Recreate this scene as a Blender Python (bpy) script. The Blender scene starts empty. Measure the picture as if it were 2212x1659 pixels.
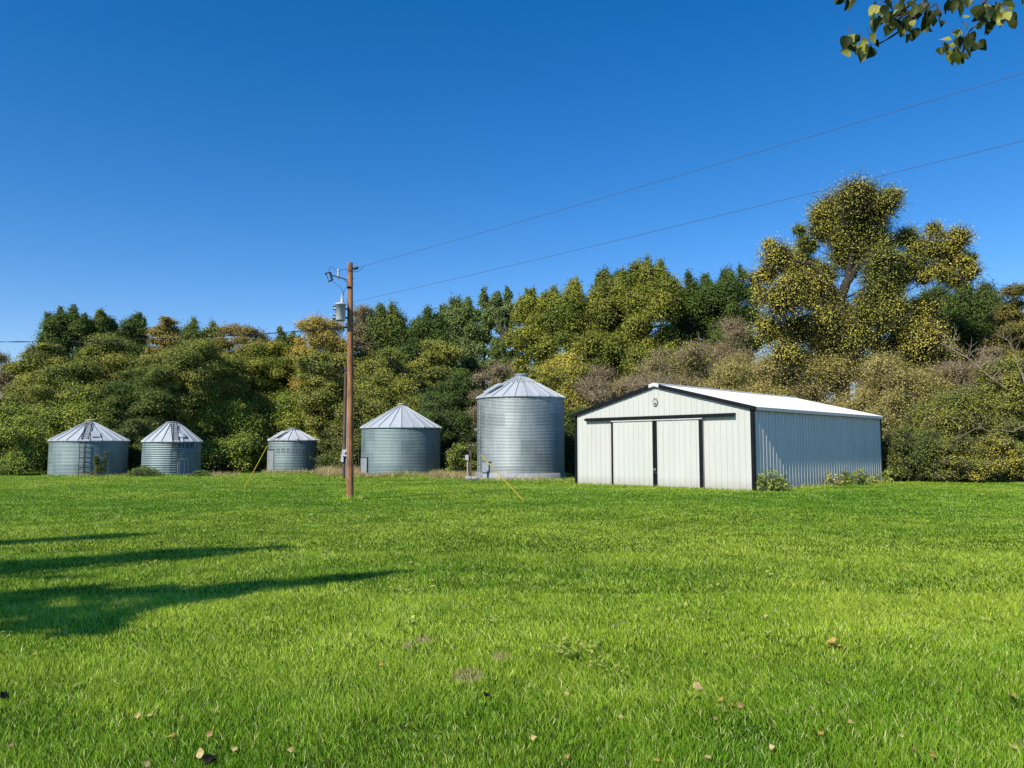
import bpy, math, random
import numpy as np
from mathutils import Vector, Matrix

R = math.radians
scene = bpy.context.scene
col = scene.collection
rng = np.random.default_rng(11)
random.seed(5)

# ------------------------------------------------------------------ camera model (survey of the place)
F, CX, CY, H, PITCH = 1700.0, 1106.0, 829.5, 1.80, 0.0837
CP, SP = math.cos(PITCH), math.sin(PITCH)
def at(px, py, depth):
    """point at forward distance depth seen in direction (px, py)"""
    a, b = (px - CX) / F, (CY - py) / F
    dy, dz = CP - b * SP, SP + b * CP
    t = depth / dy
    return Vector((a * t, depth, H + dz * t))
def ground(px, py, z=0.0):
    a, b = (px - CX) / F, (CY - py) / F
    dy, dz = CP - b * SP, SP + b * CP
    t = (z - H) / dz
    return Vector((a * t, dy * t, z))

SUN_EL = R(41.0)
SUN_H = Vector((-0.677, -0.736))            # horizontal direction towards the sun
TO_SUN = Vector((SUN_H.x * math.cos(SUN_EL), SUN_H.y * math.cos(SUN_EL), math.sin(SUN_EL)))

# ------------------------------------------------------------------ object helpers
def tag(o, label=None, cat=None, group=None, kind=None):
    if label: o['label'] = label
    if cat: o['category'] = cat
    if group: o['group'] = group
    if kind: o['kind'] = kind
    return o
def empty(name, loc=(0, 0, 0), rz=0.0):
    o = bpy.data.objects.new(name, None); col.objects.link(o)
    o.location = loc; o.rotation_euler = (0, 0, rz); o.empty_display_size = 0.3
    return o
def link(name, me, mat, parent=None):
    o = bpy.data.objects.new(name, me); col.objects.link(o)
    if mat is not None and len(me.materials) == 0: me.materials.append(mat)
    if parent is not None: o.parent = parent
    return o
def np_mesh(name, V, faces, attrs=None, smooth=False):
    """faces: list of (M,k) int arrays; attrs: {name: per-face float array}"""
    me = bpy.data.meshes.new(name)
    V = np.asarray(V, np.float32)
    faces = [np.asarray(f, np.int32) for f in faces if len(f)]
    me.vertices.add(len(V)); me.vertices.foreach_set('co', V.ravel())
    lv = np.concatenate([f.ravel() for f in faces])
    sizes = np.concatenate([np.full(len(f), f.shape[1], np.int32) for f in faces])
    starts = np.concatenate([[0], np.cumsum(sizes)[:-1]]).astype(np.int32)
    me.loops.add(len(lv)); me.loops.foreach_set('vertex_index', lv)
    me.polygons.add(len(sizes)); me.polygons.foreach_set('loop_start', starts)
    try: me.polygons.foreach_set('loop_total', sizes)
    except Exception: pass
    me.polygons.foreach_set('use_smooth', np.full(len(sizes), smooth, bool))
    for k, a in (attrs or {}).items():
        at_ = me.attributes.new(k, 'FLOAT', 'FACE'); at_.data.foreach_set('value', np.asarray(a, np.float32))
    me.update(calc_edges=True)
    return me

class MB:
    """collects boxes, tubes, lathes and polygons into ONE mesh"""
    def __init__(s): s.v = []; s.f = []; s.sm = []
    def add(s, vs, fs, smooth=False):
        n = len(s.v); s.v += [tuple(v) for v in vs]
        s.f += [tuple(i + n for i in f) for f in fs]; s.sm += [smooth] * len(fs)
    def box(s, c, d, m=None):
        x, y, z = d[0] / 2, d[1] / 2, d[2] / 2
        vs = [Vector((i, j, k)) for i in (-x, x) for j in (-y, y) for k in (-z, z)]
        if m is not None: vs = [m @ v for v in vs]
        vs = [v + Vector(c) for v in vs]
        s.add(vs, [(0, 1, 3, 2), (4, 6, 7, 5), (0, 4, 5, 1), (2, 3, 7, 6), (0, 2, 6, 4), (1, 5, 7, 3)])
        return s
    def tube(s, pts, r, n=8, caps=True):
        pts = [Vector(p) for p in pts]; k = len(pts)
        rs = r if isinstance(r, (list, tuple)) else [r] * k
        rings = []; up = None
        for i, p in enumerate(pts):
            t = (pts[min(i + 1, k - 1)] - pts[max(i - 1, 0)]).normalized()
            if up is None: up = Vector((0, 0, 1)) if abs(t.z) < .9 else Vector((1, 0, 0))
            a = t.cross(up)
            if a.length < 1e-6: a = t.orthogonal()
            a.normalize(); b = a.cross(t).normalized(); up = b
            rings.append([p + (a * math.cos(2 * math.pi * j / n) + b * math.sin(2 * math.pi * j / n)) * rs[i] for j in range(n)])
        fs = []
        for i in range(k - 1):
            for j in range(n):
                j2 = (j + 1) % n
                fs.append((i * n + j, i * n + j2, (i + 1) * n + j2, (i + 1) * n + j))
        s.add([v for r_ in rings for v in r_], fs, True)
        if caps:
            s.add(rings[0], [tuple(range(n))]); s.add(rings[-1], [tuple(reversed(range(n)))])
        return s
    def lathe(s, prof, n=48, c=(0, 0, 0), smooth=True):
        vs = [(c[0] + r * math.cos(2 * math.pi * j / n), c[1] + r * math.sin(2 * math.pi * j / n), c[2] + z) for r, z in prof for j in range(n)]
        fs = []
        for i in range(len(prof) - 1):
            for j in range(n):
                j2 = (j + 1) % n
                fs.append((i * n + j, i * n + j2, (i + 1) * n + j2, (i + 1) * n + j))
        s.add(vs, fs, smooth); return s
    def poly(s, vs, smooth=False): s.add(vs, [tuple(range(len(vs)))], smooth); return s
    def prism(s, pts, off):
        """flat polygon pts extruded by vector off"""
        n = len(pts); a = [Vector(p) for p in pts]; b = [p + Vector(off) for p in a]
        s.add(a + b, [tuple(range(n)), tuple(reversed(range(n, 2 * n)))] + [(i, (i + 1) % n, (i + 1) % n + n, i + n) for i in range(n)])
        return s
    def build(s, name, mat, parent=None):
        me = bpy.data.meshes.new(name); me.from_pydata(s.v, [], s.f)
        me.polygons.foreach_set('use_smooth', s.sm); me.update()
        return link(name, me, mat, parent)

# ------------------------------------------------------------------ materials
def new_mat(name):
    m = bpy.data.materials.new(name); m.use_nodes = True
    nt = m.node_tree; nt.nodes.clear()
    out = nt.nodes.new('ShaderNodeOutputMaterial')
    return m, nt, out
def N(nt, t, **kw):
    n = nt.nodes.new(t)
    for k, v in kw.items():
        if k in n.inputs: n.inputs[k].default_value = v
        else: setattr(n, k, v)
    return n
def c4(c): return (c[0], c[1], c[2], 1.0)
def ramp(nt, stops):
    r = nt.nodes.new('ShaderNodeValToRGB'); e = r.color_ramp.elements
    while len(e) < len(stops): e.new(0.5)
    for i, (p, c) in enumerate(stops):
        e[i].position = p; e[i].color = c4(c) if not isinstance(c, (int, float)) else (c, c, c, 1)
    return r
def surf(name, c1, c2, scale=3.0, rough=0.5, metal=0.0, stretch=(1, 1, 1), bump=0.0, bscale=20.0, rough2=None, spec=0.5, detail=6.0, lo=.35, hi=.65, dirt=False):
    m, nt, out = new_mat(name); L = nt.links.new
    tc = N(nt, 'ShaderNodeTexCoord'); mp = N(nt, 'ShaderNodeMapping', Scale=stretch); L(tc.outputs['Object'], mp.inputs['Vector'])
    no = N(nt, 'ShaderNodeTexNoise', Scale=scale, Detail=detail, Roughness=0.65); L(mp.outputs[0], no.inputs['Vector'])
    rp = ramp(nt, [(lo, c1), (hi, c2)]); L(no.outputs['Fac'], rp.inputs[0])
    b = N(nt, 'ShaderNodeBsdfPrincipled', Roughness=rough, Metallic=metal)
    if 'Specular IOR Level' in b.inputs: b.inputs['Specular IOR Level'].default_value = spec
    L(rp.outputs[0], b.inputs['Base Color'])
    if dirt:
        sz = N(nt, 'ShaderNodeSeparateXYZ'); L(tc.outputs['Object'], sz.inputs[0])
        nd = N(nt, 'ShaderNodeTexNoise', Scale=2.6, Detail=6.0, Roughness=.7); L(tc.outputs['Object'], nd.inputs['Vector'])
        gz = N(nt, 'ShaderNodeMapRange'); gz.inputs['From Min'].default_value = 0.0; gz.inputs['From Max'].default_value = .55; gz.inputs['To Min'].default_value = .9; gz.inputs['To Max'].default_value = 0.0; L(sz.outputs['Z'], gz.inputs['Value'])
        pw = N(nt, 'ShaderNodeMath', operation='MULTIPLY'); L(gz.outputs[0], pw.inputs[0]); L(nd.outputs['Fac'], pw.inputs[1])
        mp2 = N(nt, 'ShaderNodeMapping', Scale=(3.28, 3.28, .02)); L(tc.outputs['Object'], mp2.inputs['Vector']); wn = N(nt, 'ShaderNodeTexNoise', Scale=1.0, Detail=2.0); L(mp2.outputs[0], wn.inputs['Vector'])
        st = N(nt, 'ShaderNodeMath', operation='MULTIPLY_ADD'); st.inputs[1].default_value = .16; L(wn.outputs['Fac'], st.inputs[0]); L(pw.outputs[0], st.inputs[2])
        dm = N(nt, 'ShaderNodeMix', data_type='RGBA'); dm.inputs[7].default_value = (.30, .27, .19, 1); L(st.outputs[0], dm.inputs[0]); L(rp.outputs[0], dm.inputs[6]); L(dm.outputs[2], b.inputs['Base Color'])
    if rough2 is not None:
        mr = N(nt, 'ShaderNodeMapRange'); mr.inputs['To Min'].default_value = rough; mr.inputs['To Max'].default_value = rough2
        mr.inputs['From Min'].default_value = .35; mr.inputs['From Max'].default_value = .65
        L(no.outputs['Fac'], mr.inputs['Value']); L(mr.outputs[0], b.inputs['Roughness'])
    if bump:
        n2 = N(nt, 'ShaderNodeTexNoise', Scale=bscale, Detail=4.0); L(mp.outputs[0], n2.inputs['Vector'])
        bp = N(nt, 'ShaderNodeBump', Strength=bump, Distance=0.02); L(n2.outputs['Fac'], bp.inputs['Height']); L(bp.outputs[0], b.inputs['Normal'])
    L(b.outputs[0], out.inputs[0])
    return m

def leaf_mat(name, cA, cB, bias=0.0, trans=0.26, spread=0.6, gloss=0.012):
    """two-tone leaves: face attribute u = clump tone, v = leaf tone"""
    m, nt, out = new_mat(name); L = nt.links.new
    u = N(nt, 'ShaderNodeAttribute', attribute_name='u'); v = N(nt, 'ShaderNodeAttribute', attribute_name='v')
    a = N(nt, 'ShaderNodeMath', operation='MULTIPLY_ADD'); a.inputs[1].default_value = spread; L(v.outputs['Fac'], a.inputs[0])
    b_ = N(nt, 'ShaderNodeMath', operation='ADD'); b_.inputs[1].default_value = bias - spread / 2; L(u.outputs['Fac'], b_.inputs[0]); L(b_.outputs[0], a.inputs[2])
    a.use_clamp = True
    mx = N(nt, 'ShaderNodeMix', data_type='RGBA'); mx.inputs[6].default_value = c4(cA); mx.inputs[7].default_value = c4(cB); L(a.outputs[0], mx.inputs[0])
    # brightness jitter from another hash of v
    w = N(nt, 'ShaderNodeMath', operation='MULTIPLY'); w.inputs[1].default_value = 37.7; L(v.outputs['Fac'], w.inputs[0])
    fr = N(nt, 'ShaderNodeMath', operation='FRACT'); L(w.outputs[0], fr.inputs[0])
    mr = N(nt, 'ShaderNodeMapRange'); mr.inputs['To Min'].default_value = .75; mr.inputs['To Max'].default_value = 1.25; L(fr.outputs[0], mr.inputs['Value'])
    sc = N(nt, 'ShaderNodeVectorMath', operation='SCALE'); L(mx.outputs[2], sc.inputs[0]); L(mr.outputs[0], sc.inputs['Scale'])
    d = N(nt, 'ShaderNodeBsdfDiffuse'); L(sc.outputs[0], d.inputs[0])
    t = N(nt, 'ShaderNodeBsdfTranslucent'); L(sc.outputs[0], t.inputs[0])
    ms = N(nt, 'ShaderNodeMixShader'); ms.inputs[0].default_value = trans; L(d.outputs[0], ms.inputs[1]); L(t.outputs[0], ms.inputs[2])
    g = N(nt, 'ShaderNodeBsdfGlossy', Roughness=.6); g.inputs[0].default_value = (.8, .85, .8, 1)
    m2 = N(nt, 'ShaderNodeMixShader'); m2.inputs[0].default_value = gloss; L(ms.outputs[0], m2.inputs[1]); L(g.outputs[0], m2.inputs[2])
    L(m2.outputs[0], out.inputs[0])
    return m

M = {}
GREEN = (.165, .245, .042); DGREEN = (.12, .195, .042); OLIVE = (.33, .36, .065); YOL = (.49, .48, .065)
WILLOW = (.29, .37, .13)
M['green'] = leaf_mat('leaf_green', DGREEN, OLIVE)
M['dgreen'] = leaf_mat('leaf_dark_green', DGREEN, GREEN)
M['willow'] = leaf_mat('leaf_willow', GREEN, WILLOW, .1)
M['gyellow'] = leaf_mat('leaf_green_yellow', GREEN, YOL, .05)
M['olive'] = leaf_mat('leaf_olive', (0.214, 0.277, 0.055), (0.531, 0.500, 0.091))
M['olivetan'] = leaf_mat('leaf_olive_tan', (0.348, 0.337, 0.078), (0.673, 0.562, 0.174))
M['olivebrown'] = leaf_mat('leaf_olive_brown', (0.210, 0.221, 0.049), (0.441, 0.356, 0.092))
M['rust'] = leaf_mat('leaf_rust', (0.294, 0.257, 0.067), (0.540, 0.380, 0.123))
M['orange'] = leaf_mat('leaf_orange', (0.294, 0.270, 0.060), (0.637, 0.466, 0.109))
M['gold'] = leaf_mat('leaf_gold', (.36, .31, .07), (.86, .62, .11), .1)
M['goldolive'] = leaf_mat('leaf_gold_olive', (0.327, 0.348, 0.066), (0.780, 0.653, 0.101))
M['greytan'] = leaf_mat('leaf_grey_tan', (0.319, 0.262, 0.114), (0.524, 0.410, 0.205))
M['lime'] = leaf_mat('leaf_lime', (0.225, 0.348, 0.055), (0.633, 0.673, 0.091))
M['yellime'] = leaf_mat('leaf_yellow_lime', (0.327, 0.427, 0.060), (0.780, 0.780, 0.101))
M['hero'] = leaf_mat('leaf_cottonwood', (.24, .32, .055), (.92, .80, .15), .02, trans=.34, spread=.5)
M['bark'] = surf('bark_grey_brown', (.045, .035, .026), (.13, .105, .08), 6, .9, stretch=(3, 3, .6), bump=.6, bscale=12)
M['bark_pale'] = surf('bark_pale_twig', (.21, .16, .095), (.42, .33, .22), 6, .9, stretch=(3, 3, .6))
M['bark_dark'] = surf('bark_dark', (.022, .018, .013), (.065, .052, .04), 6, .9, stretch=(3, 3, .6), bump=.6, bscale=12)
# ------------------------------------------------------------------ trees
def unit(a): return a / (np.linalg.norm(a, axis=-1, keepdims=True) + 1e-9)
def leaves_arrays(P, outd, L, g, upb=.55, outb=.8, asp=.38):
    n = len(P)
    nr = unit(g.normal(size=(n, 3)) * .5 + outd * outb + np.array([0, 0, upb]))
    d = g.normal(size=(n, 3)); d -= nr * (d * nr).sum(1, keepdims=True); d = unit(d); d[:, 2] -= .25; d = unit(d)
    w = np.cross(nr, d)
    s = (L * g.uniform(.65, 1.3, n))[:, None]
    a = P - d * s * .5; b = P + w * s * asp + nr * s * .06; c = P + d * s * .5; e = P - w * s * asp + nr * s * .06
    V = np.stack([a, b, c, e], 1).reshape(-1, 3)
    Fq = np.arange(n * 4).reshape(n, 4)
    return V, Fq
def prisms(A, B, ra, rb):
    """3-sided tapered sticks A->B"""
    n = len(A); t = unit(B - A); ref = np.where(np.abs(t[:, 2:3]) < .9, np.array([[0, 0, 1.]]), np.array([[1., 0, 0]]))
    x = unit(np.cross(t, ref)); y = np.cross(x, t)
    V = np.zeros((n, 6, 3))
    for k in range(3):
        an = 2 * math.pi * k / 3
        dirv = x * math.cos(an) + y * math.sin(an)
        V[:, k] = A + dirv * np.reshape(ra, (-1, 1)); V[:, 3 + k] = B + dirv * np.reshape(rb, (-1, 1))
    base = (np.arange(n) * 6)[:, None]
    Fq = np.concatenate([base + np.array([[k, (k + 1) % 3, (k + 1) % 3 + 3, k + 3]]) for k in range(3)], 0)
    return V.reshape(-1, 3), Fq
def curve_pts(a, b, sag, k=5, jit=0.0, g=rng):
    a = np.asarray(a, float); b = np.asarray(b, float); out = []
    for i in range(k):
        t = i / (k - 1); p = a * (1 - t) + b * t; p[2] += sag * 4 * t * (1 - t)
        if 0 < i < k - 1: p += g.normal(size=3) * jit
        out.append(p)
    return out

def grow(name, label, cat, base, lobes, n_leaves, L, leafm, barkm, group=None, seed=0, trunk=None, trunk_r=.2, twigs=True, twig_r=.02,
         sub=12, sub_sig=.30, flat=.8, extra_twigs=0, limb_r=.45, top_z=None, limbs=None, crown_name='crown', main_lobes=None, rag=.14):
    """a tree: trunk with limbs to each lobe, crown of leaf clumps. lobes: rows x,y,z,rx,ry,rz,tone (relative to base)"""
    g = np.random.default_rng(seed + 100)
    lob = np.asarray(lobes, float)
    vol = (lob[:, 3] * lob[:, 4] * lob[:, 5]) ** (2 / 3)
    root = empty(name, base); tag(root, label, cat, group)
    # clumps
    ks = np.maximum(3, np.round(sub * len(lob) * vol / vol.sum()).astype(int))
    LI = np.repeat(np.arange(len(lob)), ks); nC = len(LI)
    dr = unit(g.normal(size=(nC, 3)) + np.array([0, 0, .7])); rad = g.uniform(.2, 1, nC) ** .55 * np.clip(g.normal(1.0, rag, nC), .4, 1.6)
    C = lob[LI, :3] + dr * lob[LI, 3:6] * rad[:, None]
    C[:, 2] = np.maximum(C[:, 2], .15)
    tone = lob[LI, 6] + g.normal(size=nC) * .17
    # leaves
    cw = g.uniform(.4, 1.3, nC) * vol[LI] / ks[LI]; cw /= cw.sum()
    ci = g.choice(nC, n_leaves, p=cw)
    sig = (lob[LI, 3:6].mean(1) * sub_sig * g.uniform(.5, 1.6, nC))[ci][:, None]
    off = np.clip(g.normal(size=(n_leaves, 3)), -2.0, 2.0) * sig * np.array([1, 1, flat])
    P = C[ci] + off
    keep = P[:, 2] > .05; P = P[keep]; ci = ci[keep]; off = off[keep]
    if top_z is not None:
        zt = np.percentile(P[:, 2], 99.7); z0 = np.percentile(P[:, 2], 1)
        sc = (top_z - z0) / max(zt - z0, .1)
        P[:, 2] = z0 + (P[:, 2] - z0) * sc; C[:, 2] = z0 + (C[:, 2] - z0) * sc
        lob[:, 2] = z0 + (lob[:, 2] - z0) * sc
    outd = unit(dr[ci] + unit(off) * .8)
    V, Fq = leaves_arrays(P, outd, L, g)
    me = np_mesh(crown_name, V, [Fq], {'u': np.clip(tone[ci] + g.normal(size=len(P)) * .05, 0, 1), 'v': g.uniform(0, 1, len(P))})
    link(crown_name, me, leafm, root)
    # wood
    mb = MB()
    hz = lob[:, 2].max()
    if trunk is None:
        k = 7; tp = []
        cxm, cym = lob[:, 0].mean(), lob[:, 1].mean()
        for i in range(k):
            t = i / (k - 1)
            tp.append((cxm * t ** 1.5 + g.normal() * .02 * hz * (0 < i), cym * t ** 1.5 + g.normal() * .02 * hz * (0 < i), hz * .74 * t))
        trunk = tp
    tp = [np.array(p, float) for p in trunk]; k = len(tp)
    mb.tube(tp, [trunk_r * (1.25 if i == 0 else 1) * (1 - .8 * i / (k - 1)) for i in range(k)], 8)
    tz = np.array([p[2] for p in tp])
    if limbs:
        for lp, r0 in limbs: mb.tube(lp, [r0 * (1 - .7 * i / (len(lp) - 1)) for i in range(len(lp))], 7)
    for l in (lob if main_lobes is None else lob[main_lobes]):
        zz = max(tz[0] + .1, l[2] - .55 * math.hypot(l[0], l[1]) - l[5] * .6)
        zz = min(zz, tz[-1] * .97)
        j = int(np.clip(np.searchsorted(tz, zz), 1, k - 1)); t = (zz - tz[j - 1]) / max(tz[j] - tz[j - 1], 1e-6)
        a = tp[j - 1] * (1 - t) + tp[j] * t
        r0 = trunk_r * limb_r * (1 - .6 * zz / (hz + .01))
        mb.tube(curve_pts(a, l[:3], -.05 * np.linalg.norm(l[:3] - a), 5, .04 * np.linalg.norm(l[:3] - a), g), [r0, r0 * .8, r0 * .6, r0 * .42, r0 * .25], 5, False)
    wood = mb.build('trunk', barkm, root)
    if twigs:
        A = lob[LI, :3] + g.normal(size=(nC, 3)) * .05; B = C
        Mi = (A + B) / 2 + g.normal(size=(nC, 3)) * .1 * np.linalg.norm(B - A, axis=1, keepdims=True)
        segs = [(A, Mi, twig_r, twig_r * .7), (Mi, B, twig_r * .7, twig_r * .35)]
        if extra_twigs:
            ce = g.choice(nC, extra_twigs)
            D = unit(dr[ce] + g.normal(size=(extra_twigs, 3)) * .7 + np.array([0, 0, .35]))
            ln = lob[LI[ce], 3:6].mean(1)[:, None] * g.uniform(.25, .75, (extra_twigs, 1))
            A2 = C[ce] + g.normal(size=(extra_twigs, 3)) * .1 * ln; B2 = A2 + D * ln; 
            m2 = (A2 + B2) / 2 + g.normal(size=A2.shape) * .09 * ln
            segs += [(A2, m2, twig_r * .6, twig_r * .45), (m2, B2, twig_r * .45, twig_r * .2)]
            D3 = unit(D + g.normal(size=D.shape) * .6); B3 = m2 + D3 * ln * .45
            segs += [(m2, B3, twig_r * .4, twig_r * .2)]
        Vs, Fs, o = [], [], 0
        for s_ in segs:
            v_, f_ = prisms(*s_); Vs.append(v_); Fs.append(f_ + o); o += len(v_)
        link('twigs', np_mesh('twigs', np.concatenate(Vs), [np.concatenate(Fs)]), barkm, root)
    return root

def round_lobes(w, d, h, cb, n, g):
    rx, ry, rz = w / 2, d / 2, h * (1 - cb) / 2; cz = h * (1 + cb) / 2; out = []
    for i in range(n):
        z = 1 - 2 * (i + .5) / n; an = i * 2.39996 + g.uniform(-.4, .4); q = math.sqrt(max(0, 1 - z * z))
        s = g.uniform(.50, 1.0); lr = g.uniform(.14, .30); m_ = (rx + ry + rz) / 3
        out.append((q * math.cos(an) * rx * s, q * math.sin(an) * ry * s, cz + z * rz * s, m_ * lr * 1.35, m_ * lr * 1.35, m_ * lr * .62, g.uniform(.1, .85)))
    for i in range(3): out.append((g.normal() * rx * .25, g.normal() * ry * .25, cz + g.normal() * rz * .25, rx * .3, ry * .3, rz * .25, .3))
    return out
def shrub_lobes(w, d, h, n, g):
    out = []
    for i in range(n):
        x = g.uniform(-1, 1); y = g.uniform(-1, 1)
        env = math.sqrt(max(.05, 1 - .75 * x * x)) * math.sqrt(max(.1, 1 - .5 * y * y))
        zc = g.uniform(.12, .82) * env
        lr = g.uniform(.10, .22)
        out.append((x * w * .44, y * d * .44, max(.1 * h, zc * h), (w + h) / 2 * lr * 1.15, (d + h) / 2 * lr, (w + h) / 2 * lr * .58, g.uniform(.15, .75)))
    return out
def tall_lobes(w, d, h, cb, n, g):
    """tall rounded crown of many separate clumps with a ragged top"""
    out = []; rz = h * (1 - cb); w = w * 1.6
    prof = lambda t: max(.25, math.sin(math.pi * (.16 + .66 * t)))
    for i in range(n):
        t = ((i + .5) / n) ** .8; a = g.uniform(0, 6.283); q = g.uniform(.1, 1) ** .55 * prof(t) * .42
        r = w * g.uniform(.085, .15); x = math.cos(a) * q
        out.append((x * w, math.sin(a) * q * d, h * cb + rz * t * (.90 - .22 * abs(x) * 2), r * 1.1, r * 1.1, r * g.uniform(.8, 1.2), g.uniform(.05, .9)))
    for i in range(max(3, int(w / 1.1))):
        x = g.uniform(-.36, .36); r = w * g.uniform(.065, .10); zt = h * (1 - .22 * abs(x) * g.uniform(.5, 1.3)) if i else h
        if i == 0: x *= .3
        for k in range(3): out.append((x * w + g.normal() * .2 * r, g.uniform(-.2, .2) * d, zt - r * (2.6 - 1.1 * k), r * (1.4 - .4 * k), r * (1.4 - .4 * k), r * 1.3, g.uniform(.2, .8)))
    return out
G_WOODS = 'trees of the woodland edge behind the bins'
G_SHRUB = 'shrubs along the woodland edge'
def plant(style, px, top, wpx, depth, cb, mk, name, cat, label, dens=1.0, bark='bark', Lpx=1.42, group=None):
    seed = int(px * 7 + top)
    g = np.random.default_rng(seed)
    pb = ground(px, 1100); a = (px - CX) / F * depth
    h = at(px, top, depth).z; w = wpx / F * depth; d = min(w, 7.0 if style != 'shrub' else 4.4)
    base = (a, depth, 0)
    area = wpx * .463 * (972 - top + 60) * (1 - cb * .6) * .463
    L = Lpx * depth / 787.0
    n = int(min(max(area * 11.0, 8000), 110000) * dens)
    if style == 'tall':
        lob = tall_lobes(w, d, h, cb, 46, g); n = int(n * 1.15); L *= 1.12
        return grow(name, label, cat, base, lob, n, L, M[mk], M[bark], group or G_WOODS, seed, trunk_r=.2 + .012 * h, sub=420, top_z=h, twig_r=.03, sub_sig=.23, extra_twigs=300, rag=.26)
    if style == 'round':
        lob = round_lobes(w, d, h, cb, 40, g)
        return grow(name, label, cat, base, lob, n, L, M[mk], M[bark], group or G_WOODS, seed, trunk_r=.14 + .012 * h, sub=430, top_z=h, twig_r=.022, extra_twigs=500, sub_sig=.20, flat=.75, rag=.28)
    if style == 'shrub':
        lob = shrub_lobes(w, d, h, 46, g)
        return grow(name, label, cat, base, lob, n, L, M[mk], M[bark], group or G_SHRUB, seed, trunk_r=.07 + .01 * h, sub=400, top_z=h, twig_r=.016, extra_twigs=500, sub_sig=.21, flat=.75, rag=.28)
    if style == 'twiggy':
        lob = round_lobes(w, d, h, cb, 22, g)
        return grow(name, label, cat, base, lob, int(n * .28), L * .85, M[mk], M[bark], group or G_SHRUB, seed, trunk_r=.10 + .01 * h, sub=240, top_z=h, twig_r=.03, extra_twigs=2600, sub_sig=.42)

T = 'tree'; S = 'shrub'
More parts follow.
